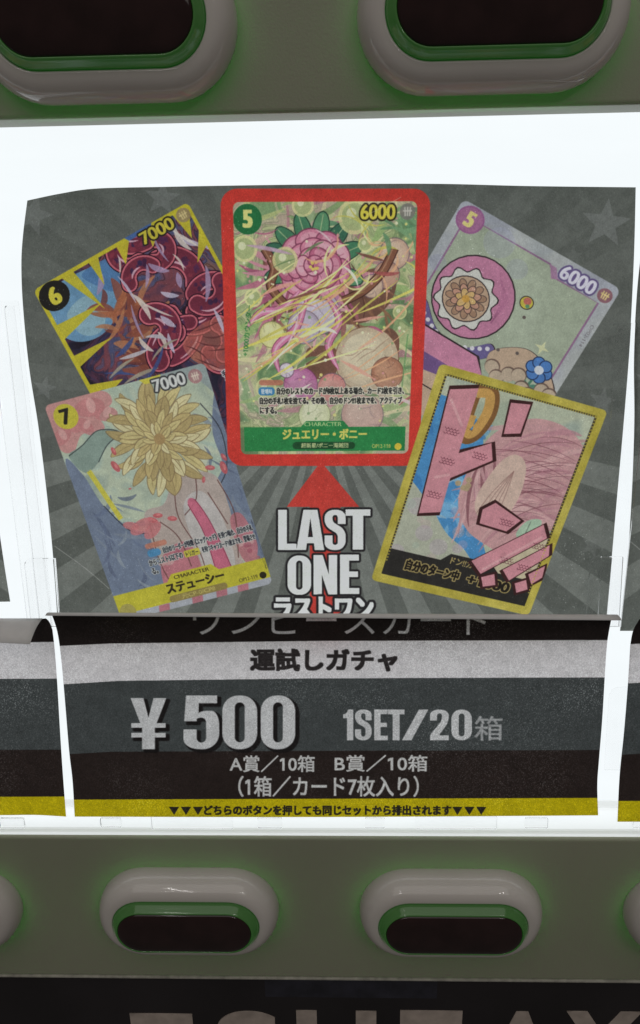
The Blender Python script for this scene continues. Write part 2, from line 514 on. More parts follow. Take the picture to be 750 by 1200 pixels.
def glass(name, rough, ior):
    m = bpy.data.materials.new(name); m.use_nodes = True
    nt = m.node_tree; nt.nodes.remove(nt.nodes['Principled BSDF'])
    g = nt.nodes.new('ShaderNodeBsdfGlass'); g.inputs['Roughness'].default_value = rough; g.inputs['IOR'].default_value = ior
    no = nt.nodes.new('ShaderNodeTexNoise'); no.inputs['Scale'].default_value = 35; no.inputs['Detail'].default_value = 4
    tc = nt.nodes.new('ShaderNodeTexCoord'); nt.links.new(tc.outputs['Object'], no.inputs['Vector'])
    cr = nt.nodes.new('ShaderNodeMapRange'); cr.inputs['To Min'].default_value = 0.985; cr.inputs['To Max'].default_value = 1.0
    cr.inputs['From Min'].default_value = 0.3; cr.inputs['From Max'].default_value = 0.6
    nt.links.new(no.outputs['Fac'], cr.inputs['Value'])
    cb = nt.nodes.new('ShaderNodeCombineColor')
    for k in range(3): nt.links.new(cr.outputs['Result'], cb.inputs[k])
    nt.links.new(cb.outputs[0], g.inputs['Color'])
    nt.links.new(g.outputs[0], nt.nodes['Material Output'].inputs['Surface'])
    return m
M_CLEAR = glass('clear_acrylic', 0.12, 1.22)

def light_panel_mat():
    m = bpy.data.materials.new('lit_diffuser'); m.use_nodes = True
    nt = m.node_tree; nt.nodes.remove(nt.nodes['Principled BSDF'])
    e = nt.nodes.new('ShaderNodeEmission')
    tc = nt.nodes.new('ShaderNodeTexCoord')
    no = nt.nodes.new('ShaderNodeTexNoise'); no.inputs['Scale'].default_value = 7; no.inputs['Detail'].default_value = 5
    mp = nt.nodes.new('ShaderNodeMapping'); mp.inputs['Scale'].default_value = (1, 1, 5)
    nt.links.new(tc.outputs['Object'], mp.inputs[0]); nt.links.new(mp.outputs[0], no.inputs['Vector'])
    r = nt.nodes.new('ShaderNodeMapRange'); r.inputs['To Min'].default_value = 0.97; r.inputs['To Max'].default_value = 1.06
    nt.links.new(no.outputs['Fac'], r.inputs['Value']); nt.links.new(r.outputs['Result'], e.inputs['Strength'])
    e.inputs['Color'].default_value = (0.905, 0.955, 0.975, 1)
    nt.links.new(e.outputs[0], nt.nodes['Material Output'].inputs['Surface'])
    return m
M_LIGHT = light_panel_mat()

def print_mat(name, canvas, gain):
    """thin printed paper: the canvas computed above, half seen by reflection and half by light coming through"""
    im = bpy.data.images.new(name, canvas.w, canvas.h, alpha=False)
    buf = np.ones((canvas.h, canvas.w, 4), np.float32)
    buf[..., :3] = np.clip(canvas.a, 0, 1)[::-1]
    im.pixels.foreach_set(buf.ravel()); im.update(); im.pack()
    m = bpy.data.materials.new(name); m.use_nodes = True
    nt = m.node_tree; n = nt.nodes; l = nt.links
    n.remove(n['Principled BSDF'])
    t = n.new('ShaderNodeTexImage'); t.image = im; t.extension = 'EXTEND'; t.interpolation = 'Cubic'
    tc = n.new('ShaderNodeTexCoord'); no = n.new('ShaderNodeTexNoise')
    no.inputs['Scale'].default_value = 260; no.inputs['Detail'].default_value = 5
    l.new(tc.outputs['Object'], no.inputs['Vector'])
    r = n.new('ShaderNodeMapRange'); r.inputs['From Min'].default_value = 0.3; r.inputs['From Max'].default_value = 0.7
    r.inputs['To Min'].default_value = gain * 0.93; r.inputs['To Max'].default_value = gain * 1.07
    l.new(no.outputs['Fac'], r.inputs['Value'])
    v = n.new('ShaderNodeVectorMath'); v.operation = 'SCALE'
    l.new(t.outputs['Color'], v.inputs[0]); l.new(r.outputs['Result'], v.inputs['Scale'])
    mn = n.new('ShaderNodeVectorMath'); mn.operation = 'MINIMUM'; mn.inputs[1].default_value = (0.95, 0.95, 0.95)
    l.new(v.outputs[0], mn.inputs[0])
    # the unprinted back of the sheet is white
    geo = n.new('ShaderNodeNewGeometry')
    back = n.new('ShaderNodeMix'); back.data_type = 'VECTOR'
    l.new(geo.outputs['Backfacing'], back.inputs['Factor'])
    l.new(mn.outputs[0], back.inputs['A']); back.inputs['B'].default_value = (0.74, 0.74, 0.75)
    di = n.new('ShaderNodeBsdfDiffuse'); tr = n.new('ShaderNodeBsdfTranslucent')
    l.new(back.outputs['Result'], di.inputs['Color']); l.new(mn.outputs[0], tr.inputs['Color'])
    mx = n.new('ShaderNodeMixShader'); mx.inputs[0].default_value = 0.5
    l.new(di.outputs[0], mx.inputs[1]); l.new(tr.outputs[0], mx.inputs[2])
    gl = n.new('ShaderNodeBsdfGlossy'); gl.inputs['Roughness'].default_value = 0.45
    m2 = n.new('ShaderNodeMixShader'); m2.inputs[0].default_value = 0.02
    l.new(mx.outputs[0], m2.inputs[1]); l.new(gl.outputs[0], m2.inputs[2])
    l.new(m2.outputs[0], n['Material Output'].inputs['Surface'])
    return m

# ------------------------------------------------------------------ printed art (plain generic stand-ins for the card pictures)
CW, CH = 480, 670
KU = 4.8                                                # canvas px per card unit: a card is 100 x 139.6 units

def card_canvas(col):
    return Canvas(CW, CH, col, np.array([[KU, 0, 0], [0, KU, 0], [0, 0, 1.0]]))

def field(c, cols, seed, cells=4, warp=70, ink=None, inkw=0.012, levels=0):
    """flowing wash of colour, with loose ink contours"""
    h, wd = c.h, c.w
    a = fbm(h, wd, cells, seed, 4); wx = fbm(h, wd, 3, seed + 1, 3) - 0.5; wy = fbm(h, wd, 3, seed + 2, 3) - 0.5
    gy, gx = np.mgrid[0:h, 0:wd].astype(float)
    v = bil(a, gy + wy * warp * 4, gx + wx * warp * 4)
    v = np.clip((v - 0.28) / 0.44, 0, 0.999)
    if levels: v = 0.65 * np.floor(v * levels) / levels + 0.35 * v
    p = v * (len(cols) - 1); i = np.clip(p.astype(int), 0, len(cols) - 2); f = (p - i)[..., None]
    cols = np.array(cols)
    f = f * f * (3 - 2 * f)
    c.a[:] = cols[i] * (1 - f) + cols[i + 1] * f
    if ink is not None:
        k = (v * 6) % 1.0
        gyv, gxv = np.gradient(v * 6)
        g = np.hypot(gyv, gxv) + 1e-4
        ln = np.clip(1.2 - np.minimum(k, 1 - k) / g / 1.1, 0, 1) * np.clip(fbm(h, wd, 5, seed + 9, 2) * 3 - 1, 0, 1)
        c.a = c.a * (1 - ln[..., None] * 0.75) + np.array(ink) * ln[..., None] * 0.75

def swoosh(c, r, x0, y0, ang, length, curve, wd, col, al=0.9):
    pts = []; x, y, a = x0, y0, ang
    for k in range(7):
        pts.append((x, y)); x += math.cos(a) * length / 6; y += math.sin(a) * length / 6; a += curve / 6
    c.line(pts, wd, col, al, 5, True)

def power(c, s, x0, x1, y, h, col, oc, sym=None, sc=None):
    c.text(s, (x0, y), (x1, y), h, col, 1, (0.05, 0.02), 0.13, oc)
    if sym:
        c.disc((sym[0], sym[1]), 4.2, sc[0], 0.9)
        for k in (-1, 0, 1):
            c.line([(sym[0] + k * 1.5, sym[1] - 2.3), (sym[0] + k * 1.2, sym[1] + 2.3)], 0.8, sc[1], 0.9, 0)
        c.line([(sym[0] - 2.5, sym[1] - 0.4), (sym[0] + 2.5, sym[1] - 0.4)], 0.8, sc[1], 0.9, 0)

# ---- card with dark storm swirls and a yellow rayed edge
def art_storm():
    r = random.Random(4); c = card_canvas(C(60, 52, 72))
    field(c, [C(38, 36, 52), C(74, 46, 62), C(52, 48, 74), C(112, 62, 70), C(70, 74, 104), C(120, 84, 74)], 11, 5, 80, C(30, 22, 28))
    c.poly([(0, 8), (20, 4), (44, 8), (48, 20), (38, 34), (20, 42), (4, 34)], C(98, 138, 168), 0.95, 8)
    c.poly([(10, 22), (24, 18), (30, 30), (22, 40), (12, 36)], C(132, 160, 168), 0.8, 8)
    c.poly([(28, 6), (46, 6), (50, 16), (40, 24), (32, 16)], C(72, 108, 150), 0.9, 8)
    for k in range(44):                                  # rust and ember strokes
        swoosh(c, r, r.uniform(20, 50), r.uniform(24, 66), r.uniform(-1.2, 1.0), r.uniform(10, 24), r.uniform(-1.6, 1.6), r.uniform(2, 6),
               r.choice([C(150, 88, 62), C(128, 70, 56), C(104, 56, 52), C(164, 108, 76)]), 0.85)
    for k in range(15):                                  # heavy dark coils with rose edges
        x, y = r.uniform(48, 96), r.uniform(8, 84); a = r.uniform(0, 6.2); L = r.uniform(18, 34); cv = r.choice([-1, 1]) * r.uniform(1.6, 3.4); wd_ = r.uniform(7, 11.5)
        pts = []
        for j in range(9): pts.append((x, y)); x += math.cos(a) * L / 8; y += math.sin(a) * L / 8; a += cv / 8
        for ww, cc in ((wd_ + 2.6, C(40, 20, 32)), (wd_ + 1.4, C(182, 92, 104)), (wd_ - 0.6, C(104, 42, 58))):
            c.line(pts, ww, cc, 1, 5); c.disc(pts[0], ww / 2, cc, 1); c.disc(pts[-1], ww / 2, cc, 1)
        for j in range(12):
            i_ = r.randrange(1, 8); c.disc((pts[i_][0] + r.uniform(-wd_, wd_) * 0.3, pts[i_][1] + r.uniform(-wd_, wd_) * 0.3), r.uniform(0.8, 2.4), r.choice([C(62, 34, 60), C(74, 40, 72), C(128, 52, 66), C(50, 36, 66)]), 0.8, r.uniform(0.6, 1.6), r.uniform(0, 3))
        q = np.array(pts); d = np.gradient(q, axis=0); n = np.c_[-d[:, 1], d[:, 0]] / np.linalg.norm(d, axis=1, keepdims=True)
        c.line(list(map(tuple, (q + n * wd_ * 0.26)[1:6])), 1.3, C(206, 168, 180), 0.8, 5, True)
    c.poly([(58, 72), (72, 66), (88, 70), (98, 84), (86, 98), (66, 92)], C(170, 96, 80), 0.6, 8)
    for k in range(7): swoosh(c, r, r.uniform(58, 80), r.uniform(62, 84), r.uniform(0, 1), 16, r.uniform(-1, 1), 0.9, C(84, 44, 46), 0.8)
    for k in range(24):                                  # pale lilac wisps
        swoosh(c, r, r.uniform(36, 98), r.uniform(4, 90), r.uniform(0.9, 2.0), r.uniform(9, 22), r.uniform(-1, 1), r.uniform(1, 3.6),
               r.choice([C(176, 168, 186), C(196, 186, 176), C(150, 130, 160)]), 0.85)
    for k in range(10): swoosh(c, r, r.uniform(12, 46), r.uniform(54, 84), r.uniform(-0.6, 0.5), r.uniform(12, 22), r.uniform(-1, 1), r.uniform(1, 3.2),
               r.choice([C(170, 166, 172), C(60, 74, 120), C(146, 138, 120)]), 0.9)
    Y = C(178, 166, 46)
    for (ax, ay), (bx, by), (dx, dy) in (((0, 24), (0, 34), (30, 26)), ((0, 44), (0, 52), (26, 46)), ((16, 0), (24, 0), (30, 30)), ((34, 0), (41, 0), (36, 18)),
                                         ((52, 0), (62, 0), (52, 14)), ((0, 62), (0, 76), (20, 70)), ((0, 84), (0, 96), (16, 88)), ((88, 0), (100, 0), (92, 20)), ((100, 14), (100, 26), (88, 34)), ((72, 0), (84, 0), (70, 13))):
        c.poly([(ax, ay), (bx, by), (dx, dy)], Y, 0.95)
    for q in ([(0, 0), (100, 0), (100, 2.6), (0, 2.6)], [(0, 0), (2.6, 0), (2.6, 140), (0, 140)], [(97.6, 0), (100, 0), (100, 140), (97.6, 140)]): c.poly(q, Y, 1)
    c.poly([(58, 0), (76, 0), (74, 3), (60, 3)], C(66, 92, 140), 1)
    c.disc((9, 9), 8.6, C(40, 36, 34), 1); c.disc((9, 9), 8.6, C(34, 32, 30), 1)
    c.text('6', (5.6, 14.2), (12.4, 14.2), 10.4, C(190, 178, 60), 1, (0.07, 0.03))
    power(c, '7000', 66, 87, 9.6, 7.4, C(182, 168, 56), C(38, 34, 32), (94, 5.6), (C(140, 120, 90), C(190, 172, 120)))
    c.text('+1000', (4, 84), (10, 71), 5.2, C(190, 176, 60), 1, (0.04, 0.01), 0.1, C(30, 28, 28))
    # rules text at the lower right edge
    for k in range(4): c.text('手札のこのカードを捨て', (70, 100 + k * 5), (99, 100 + k * 5), 4.2, C(36, 34, 44), 1, (0.03, 0.03), 0.12, C(186, 184, 186))
    c.poly([(78, 118), (100, 116), (100, 140), (78, 140)], C(52, 78, 118), 1)
    return c

# ---- card with a cream bloom over pale folds and red petals
def art_bloom():
    r = random.Random(9); c = card_canvas(C(152, 162, 146))
    field(c, [C(138, 150, 138), C(164, 172, 150), C(152, 166, 152), C(172, 176, 154)], 21, 3, 50)
    slate = [C(104, 114, 132), C(92, 102, 124), C(118, 126, 138)]
    c.poly([(0, 40), (8, 44), (14, 66), (26, 84), (40, 90), (46, 104), (50, 140), (0, 140)], slate[0], 1, 8)
    c.poly([(100, 18), (92, 40), (92, 60), (84, 72), (84, 96), (96, 120), (92, 140), (104, 140), (104, 14)], slate[0], 1, 8)
    c.poly([(60, -4), (78, 6), (92, 8), (104, 22), (104, -6)], C(136, 146, 144), 1, 8)
    for k in range(46):
        sd = r.random() < 0.5
        swoosh(c, r, r.uniform(0, 26) if sd else r.uniform(84, 100), r.uniform(60, 132) if sd else r.uniform(20, 130), r.uniform(0.4, 2), r.uniform(10, 26), r.uniform(-1.6, 1.6), r.uniform(0.6, 3),
               r.choice(slate + [C(84, 92, 112), C(132, 140, 148)]), 0.7)
    c.poly([(0, 0), (34, 0), (40, 8), (30, 14), (30, 22), (16, 22), (8, 30), (0, 26)], C(176, 128, 124), 1, 8)
    for x, y, q in ((26, 8, 9), (34, 14, 7), (12, 12, 9), (20, 18, 6), (4, 20, 7)): 
        c.disc((x, y), q, C(172, 112, 112), 0.8, q * 0.6, r.uniform(0, 3)); c.disc((x + 1, y - 1), q * 0.5, C(194, 152, 146), 0.7, q * 0.3, r.uniform(0, 3))
    c.poly([(4, 32), (14, 28), (26, 22), (38, 26), (28, 32), (20, 40), (10, 44)], C(122, 138, 128), 1, 8)
    c.line([(4, 32), (14, 28), (26, 22), (38, 26), (28, 32), (20, 40)], 0.6, C(60, 66, 66), 0.9)
    c.line([(14, 66), (26, 86), (46, 90)], 0.7, C(50, 52, 58), 0.8)
    c.line([(90, 22), (97, 40), (94, 62), (84, 74)], 0.7, C(50, 52, 58), 0.8)
    c.poly([(11, 44), (14, 43), (23, 76), (20, 77)], C(186, 176, 62), 0.9)
    # pale folded cloth vase under the bloom
    c.poly([(36, 78), (50, 74), (60, 62), (74, 60), (86, 66), (88, 84), (86, 112), (82, 140), (40, 140), (36, 110)], C(160, 146, 138), 1, 8)
    c.poly([(60, 82), (74, 72), (82, 92), (80, 124), (64, 130)], C(170, 164, 160), 0.95, 8)
    c.poly([(40, 104), (56, 100), (60, 118), (54, 136), (36, 138), (34, 118)], C(168, 104, 112), 0.95, 8)
    c.poly([(86, 94), (94, 92), (98, 112), (92, 124), (86, 118)], C(166, 104, 110), 0.9, 8)
    for k in range(16): c.disc((r.choice([r.uniform(36, 58), r.uniform(86, 96)]), r.uniform(102, 128)), r.uniform(1.2, 3.4), r.choice([C(184, 150, 146), C(150, 82, 96)]), 0.7, r.uniform(1, 2))
    for p in ([(38, 80), (36, 110), (42, 138)], [(60, 64), (56, 84), (62, 110), (60, 138)], [(86, 68), (90, 90), (84, 118)], [(74, 62), (70, 76), (60, 84)], [(44, 84), (52, 96), (54, 116)], [(78, 74), (84, 96)]):
        c.line(p, 0.7, C(96, 66, 62), 0.85)
    c.poly([(64, 78), (69, 76), (74, 92), (78, 122), (73, 134), (68, 126), (68, 98)], C(176, 92, 112), 0.95, 6)
    for p in ([(64, 78), (68, 98), (68, 126)], [(69, 76), (74, 92), (78, 122)]): c.line(p, 0.5, C(120, 48, 66), 0.8)
    # the bloom: rings of narrow petals
    bx, by = 60, 36
    for ring, (ra, n, ln) in enumerate(((25, 26, 19), (18, 22, 16), (12, 17, 13), (6, 11, 10))):
        for k in range(n):
            a = 2 * math.pi * (k + 0.5 * (ring % 2)) / n + r.uniform(-0.08, 0.08)
            x0, y0 = bx + math.cos(a) * (ra - ln * 0.55) * 0.92, by + math.sin(a) * (ra - ln * 0.55) * 1.15
            cc = r.choice([C(180, 166, 116), C(170, 152, 104), C(190, 180, 138), C(158, 140, 96)])
            cv = r.uniform(-0.9, 0.9)
            swoosh(c, r, x0, y0, a, ln, cv, 6.2 - ring * 0.6, C(122, 102, 72), 0.85)
            swoosh(c, r, x0, y0, a, ln * 0.97, cv, 5.2 - ring * 0.6, cc, 1)
            swoosh(c, r, x0, y0, a, ln * 0.8, cv, 0.6, C(136, 118, 80), 0.7)
    c.disc((bx, by), 3.4, C(150, 124, 84), 1)
    for x, y, q, a in ((31, 36, 2.6, 1.4), (29, 45, 3.8, 1.2), (84, 60, 3, 0.3), (92, 62, 4, 1.5), (94, 56, 2.6, 1.2), (40, 82, 3.4, 0.6), (52, 84, 3, 0.3), (78, 66, 2, 2), (44, 80, 3, 0.2), (33, 60, 1, 0)):
        c.disc((x, y), q, C(174, 84, 88), 0.92, q * 0.5, a); c.disc((x + 0.4, y - 0.3), q * 0.5, C(200, 128, 124), 0.6, q * 0.22, a)
    for x, y, q in ((32, 84, 8), (38, 88, 7), (26, 82, 5)):
        c.disc((x, y), q, C(178, 106, 108), 0.85, q * 0.5, r.uniform(-0.6, 0.6))
    c.poly([(58, -1), (74, -1), (70, 3.5), (62, 3.5)], C(186, 176, 62), 0.9)
    # yellow name bar
    Y = C(172, 164, 52)
    c.poly([(0, 122), (36, 122), (40, 117.5), (66, 117.5), (70, 122), (100, 122), (100, 135), (0, 135)], Y, 1)
    c.poly([(0, 135), (100, 135), (100, 140), (0, 140)], C(150, 152, 158), 1)
    for x in (26, 48, 64, 78): c.poly([(x, 135.2), (x + 7, 135.2), (x + 6, 140), (x - 1, 140)], C(166, 92, 100), 0.8)
    c.disc((6, 134), 5.2, C(150, 140, 76), 1); 
    c.text('CHARACTER', (41, 121.2), (64, 121.2), 2.3, C(70, 62, 36), 1, (0.05, 0))
    c.text('ステューシー', (34, 129.6), (72, 129.6), 6.6, C(52, 46, 32), 1, (0.05, 0.04))
    c.rrect(34, 131, 72, 135.4, 2, C(128, 112, 70), 0.9)
    c.text('元CP-0/CP8', (42, 134.6), (64, 134.6), 3, C(170, 158, 90), 0.9, (0.03, 0.02))
    c.text('OP12-119', (80, 133.6), (92, 133.6), 2.4, C(70, 62, 40), 0.9, (0.02, 0))
    c.disc((95.5, 132.6), 2.2, C(44, 40, 30), 1)
    ink = C(44, 44, 52)
    c.rrect(30, 95.2, 44, 98.6, 1.6, C(176, 112, 92), 0.85)
    c.rrect(30, 99.5, 38.6, 104, 2, C(74, 126, 164), 1)
    c.text('自分のリーダーが特徴《エッグヘッド》を持つ場合、自分の手札', (40, 103.6), (98, 103.6), 4, ink, 1, (0.03, 0.02), 0.10, C(176, 178, 172))
    c.text('からコスト5以下の', (29, 109.5), (51, 109.5), 4, ink, 1, (0.03, 0.02), 0.10, C(176, 178, 172))
    c.rrect(52, 105.4, 62, 109.8, 1, C(178, 168, 66), 1); c.text('トリガー', (53, 109.2), (61, 109.2), 3, ink, 1, (0.02, 0.02))
    c.text('を持つキャラカード1枚までを、登場させ', (63.5, 109.5), (98, 109.5), 4, ink, 1, (0.03, 0.02), 0.10, C(176, 178, 172))
    c.text('る。', (29, 115), (33, 115), 4, ink, 1, (0.03, 0.02), 0.10, C(176, 178, 172))
    c.disc((10.5, 9.5), 7.4, C(178, 168, 60), 1)
    c.text('7', (7.2, 14), (13.4, 14), 9.2, C(40, 38, 34), 1, (0.05, 0.04))
    power(c, '7000', 66, 86, 9.4, 7.2, C(186, 186, 182), C(56, 56, 58), (92, 6.4), (C(152, 110, 110), C(190, 176, 160)))
    c.text('©', (98, 96), (98, 130), 1.4, ink, 0.5)
    return c

# ---- centre card: bright green, yellow and rose streamers round pale orbs
def art_streamers():
    r = random.Random(14); c = card_canvas(C(150, 162, 118))
    field(c, [C(96, 128, 88), C(142, 158, 108), C(176, 180, 132), C(168, 150, 132), C(180, 172, 140), C(120, 150, 104)], 31, 5, 90, C(92, 108, 74))
    for k in range(90):                                  # background ribbons
        swoosh(c, r, r.uniform(-5, 100), r.uniform(0, 118), r.uniform(-1.2, 0.2), r.uniform(16, 44), r.uniform(-1.4, 1.4), r.uniform(0.8, 4.5),
               r.choice([C(182, 184, 120), C(140, 168, 104), C(190, 150, 140), C(206, 196, 150), C(108, 142, 90), C(168, 110, 124)]), 0.75)
    # dark plum and brown drapes left and right
    for pts in ([(18, 22), (28, 24), (30, 40), (38, 48), (30, 58), (20, 52), (16, 36)], [(52, 40), (70, 36), (88, 34), (88, 50), (76, 62), (60, 64), (52, 54)],
                [(40, 78), (56, 78), (56, 92), (42, 94)], [(84, 68), (92, 72), (90, 90), (82, 94)]):
        c.poly(pts, C(104, 66, 56), 0.92, 8)
    for k in range(30): swoosh(c, r, r.choice([r.uniform(16, 30), r.uniform(54, 86)]), r.uniform(24, 62), r.uniform(0.4, 1.8), r.uniform(8, 18), r.uniform(-1, 1), r.uniform(0.8, 3), r.choice([C(80, 48, 44), C(128, 88, 66), C(142, 84, 84)]), 0.85)
    # green cap-like leaf cluster at the top
    for k in range(22): swoosh(c, r, r.uniform(32, 46), r.uniform(12, 24), r.uniform(-0.7, 0.5), r.uniform(8, 17), r.uniform(-1, 1), r.uniform(2, 5), r.choice([C(58, 108, 78), C(78, 128, 92), C(44, 84, 66), C(140, 160, 120)]), 0.9)
    # rose streamers falling from the middle
    rose = [C(176, 98, 124), C(196, 128, 146), C(154, 76, 106), C(206, 156, 164), C(168, 112, 148)]
    for k in range(70):
        a = r.uniform(0.5, 2.9)
        swoosh(c, r, 40 + r.uniform(-8, 12), 26 + r.uniform(-4, 14), a, r.uniform(18, 44), r.uniform(-1.5, 1.5), r.uniform(0.8, 4.6), r.choice(rose), 0.9)
    # pale lilac and cream orbs
    def orb(x, y, q, base, hi, edge=C(104, 82, 96)):
        c.disc((x, y), q + 0.5, edge, 0.8); c.disc((x, y), q, base, 1)
        for k in range(4): c.disc((x - q * 0.12 * k, y - q * 0.14 * k), q * (0.86 - 0.18 * k), hi, 0.28)
        for k in range(5): swoosh(c, r, x + r.uniform(-q, q) * 0.6, y + r.uniform(-q, q) * 0.6, r.uniform(0, 6), q * 0.8, r.uniform(-2, 2), 0.7, edge, 0.35)
    orb(46, 58, 12, C(168, 154, 172), C(200, 192, 204)); orb(38, 66, 9, C(160, 146, 164), C(196, 186, 198))
    orb(88, 27, 8, C(184, 150, 130), C(206, 184, 160)); orb(84, 38, 7, C(170, 128, 108), C(196, 160, 138)); orb(76, 44, 6, C(180, 150, 130), C(204, 180, 156))
    orb(24, 26, 4, C(188, 150, 136), C(210, 184, 164))
    orb(74, 84, 18, C(178, 158, 132), C(206, 196, 168), C(120, 78, 60)); orb(86, 92, 9, C(156, 106, 84), C(184, 140, 112), C(100, 62, 52))
    orb(36, 98, 9.5, C(164, 92, 136), C(186, 128, 162), C(110, 52, 90)); orb(28, 90, 4, C(186, 172, 188), C(208, 200, 206))
    orb(54, 100, 8, C(186, 116, 112), C(200, 146, 136)); orb(72, 116, 12, C(176, 140, 130), C(196, 170, 156))
    orb(20, 70, 7, C(196, 192, 130), C(214, 208, 160), C(130, 130, 84)); orb(44, 116, 9, C(190, 196, 150), C(214, 214, 184), C(120, 130, 90))
    # a full peony above, its leaves and two bent twigs
    for a in (3.5, 3.9, 4.4, 4.9, 5.4, 5.9, 2.9, 0.3):
        x, y = 44 + 19 * math.cos(a), 33 + 19 * math.sin(a)
        c.disc((x, y), 9.6, C(30, 60, 48), 0.95, 4.8, a); c.disc((x, y), 8.9, r.choice([C(62, 116, 84), C(82, 134, 96), C(50, 96, 74)]), 1, 4.2, a)
        c.line([(44 + 11 * math.cos(a), 33 + 11 * math.sin(a)), (44 + 27 * math.cos(a), 33 + 27 * math.sin(a))], 0.6, C(158, 176, 130), 0.8, 0)
    for ra, n_, q in ((14.5, 9, 8.2), (10, 8, 7.2), (6, 6, 6.0), (2.6, 4, 4.4)):
        for k in range(n_):
            a = 2 * math.pi * k / n_ + ra * 0.7 + r.uniform(-0.12, 0.12); x, y = 44 + ra * math.cos(a), 33 + ra * math.sin(a) * 0.92
            cc = r.choice([C(196, 118, 142), C(186, 104, 132), C(208, 144, 160), C(176, 92, 120)])
            c.disc((x, y), q, C(120, 52, 78), 0.9, q * 0.78, a + 1.57); c.disc((x, y), q - 0.7, cc, 1, q * 0.78 - 0.7, a + 1.57)
            c.disc((x + 1.2 * math.cos(a), y + 1.2 * math.sin(a)), q * 0.6, C(220, 172, 182), 0.45, q * 0.36, a + 1.57)
            c.line([(x - q * 0.5 * math.cos(a), y - q * 0.5 * math.sin(a)), (x + q * 0.4 * math.cos(a), y + q * 0.4 * math.sin(a))], 0.5, C(150, 70, 98), 0.6, 0)
    for k in range(7): c.disc((44 + r.uniform(-2, 2), 33 + r.uniform(-2, 2)), 0.9, C(214, 186, 92), 1, n=10)
    for tw in ([(17, 24), (22, 34), (20, 44), (28, 54)], [(88, 24), (82, 36), (72, 46), (60, 52)]):
        c.line(tw, 5.2, C(66, 38, 34), 1); c.line(tw, 4.0, C(120, 76, 58), 1); c.line([(x - 0.8, y) for x, y in tw], 0.8, C(168, 124, 96), 0.7)
    for rb in ([(36, 46), (26, 56), (14, 58), (6, 66)], [(50, 48), (58, 62), (52, 76), (58, 90)], [(40, 50), (34, 66), (22, 78), (24, 92)]):
        c.line(rb, 5.0, C(130, 58, 88), 0.95, 8, True); c.line(rb, 4.0, C(192, 112, 146), 1, 8, True); c.line(rb, 1.2, C(220, 170, 186), 0.8, 8, True)
    # ring bubbles and sparks
    for x, y, q in ((66, 8, 9), (72, 22, 4), (28, 30, 7), (38, 2, 6), (6, 24, 7), (92, 58, 4), (10, 50, 5), (16, 100, 6), (94, 104, 5)):
        c.disc((x, y), q, C(206, 202, 140), 0.8); c.disc((x, y), q * 0.78, C(150, 164, 112), 0.8); c.disc((x - q * 0.2, y - q * 0.2), q * 0.3, C(218, 216, 180), 0.7)
    gold = [C(206, 196, 96), C(222, 216, 150), C(186, 178, 84), C(214, 160, 120)]
    for k in range(34): swoosh(c, r, r.uniform(-6, 70), r.uniform(48, 104), r.uniform(-0.75, -0.25), r.uniform(26, 62), r.uniform(-0.7, 0.3), r.uniform(0.5, 1.9), r.choice(gold), 0.9)
    for k in range(26): swoosh(c, r, r.uniform(50, 100), r.uniform(0, 40), r.uniform(0, 6), r.uniform(14, 32), r.uniform(1, 3), r.uniform(0.5, 1.6), r.choice(gold), 0.85)
    for k in range(16): swoosh(c, r, r.uniform(78, 98), r.uniform(4, 18), r.uniform(-0.4, 0.9), r.uniform(8, 16), r.uniform(-1, 1), r.uniform(1.5, 4), r.choice([C(84, 128, 92), C(112, 150, 108)]), 0.8)
    for k in range(150): c.disc((r.uniform(0, 100), r.uniform(0, 120)), r.uniform(0.25, 1.0), r.choice([C(222, 218, 180), C(200, 140, 140), C(214, 206, 120), C(120, 150, 100)]), 0.85, n=10)
    for k in range(26):
        swoosh(c, r, r.uniform(4, 96), r.uniform(14, 112), r.uniform(-0.9, 0.6), r.uniform(8, 26), r.uniform(-1.2, 1.2), r.uniform(0.6, 2.6), r.choice([C(214, 186, 192), C(196, 112, 134), C(222, 218, 200), C(150, 70, 72), C(186, 150, 176), C(214, 150, 132), C(92, 120, 78), C(110, 62, 58), C(168, 84, 116)]), 0.85)
    c.a = c.a * 0.95 + 0.05 * C(170, 162, 140)
    G = C(44, 120, 66)
    c.disc((8, 9), 7.8, C(38, 104, 60), 1); c.text('5', (5.2, 13.4), (10.8, 13.4), 9.2, C(206, 200, 120), 1, (0.08, 0.04))
    power(c, '6000', 69, 88, 9.4, 7.6, C(206, 190, 70), C(52, 48, 36), (94.5, 5.5), (C(120, 116, 110), C(186, 180, 170)))
    c.text('+1000カウンター', (6, 82), (9.4, 54), 3.4, C(52, 118, 62), 0.9, (0.04, 0.02))
    c.line([(97, 70), (94, 108)], 0.9, C(96, 140, 88), 0.7, 0)
    c.a[int(96 * KU):int(122 * KU)] = c.a[int(96 * KU):int(122 * KU)] * 0.85 + 0.15 * C(170, 160, 150)
    ink = C(46, 46, 44); hal = C(196, 190, 172)
    c.rrect(12, 95.4, 26, 98.6, 1.6, C(176, 100, 84), 0.8)
    c.rrect(11.5, 99.6, 21, 104.4, 2, C(62, 118, 160), 1); c.text('登場時', (13, 103.6), (19.6, 103.6), 3, C(190, 196, 200), 1, (0.02, 0.02))
    c.text('自分のレストのカードが8枚以上ある場合、カード2枚を引き、', (22, 104), (96, 104), 4.2, ink, 1, (0.04, 0.03), 0.12, hal)
    c.text('自分の手札1枚を捨てる。その後、自分のドン!!1枚までを、アクティブ', (12, 109.6), (95, 109.6), 4.2, ink, 1, (0.04, 0.03), 0.12, hal)
    c.text('にする。', (12, 115.2), (22, 115.2), 4.2, ink, 1, (0.04, 0.03), 0.12, hal)
    c.poly([(2.5, 123), (36, 123), (39, 119.5), (61, 119.5), (64, 123), (97.5, 123), (97.5, 137.5), (2.5, 137.5)], G, 1)
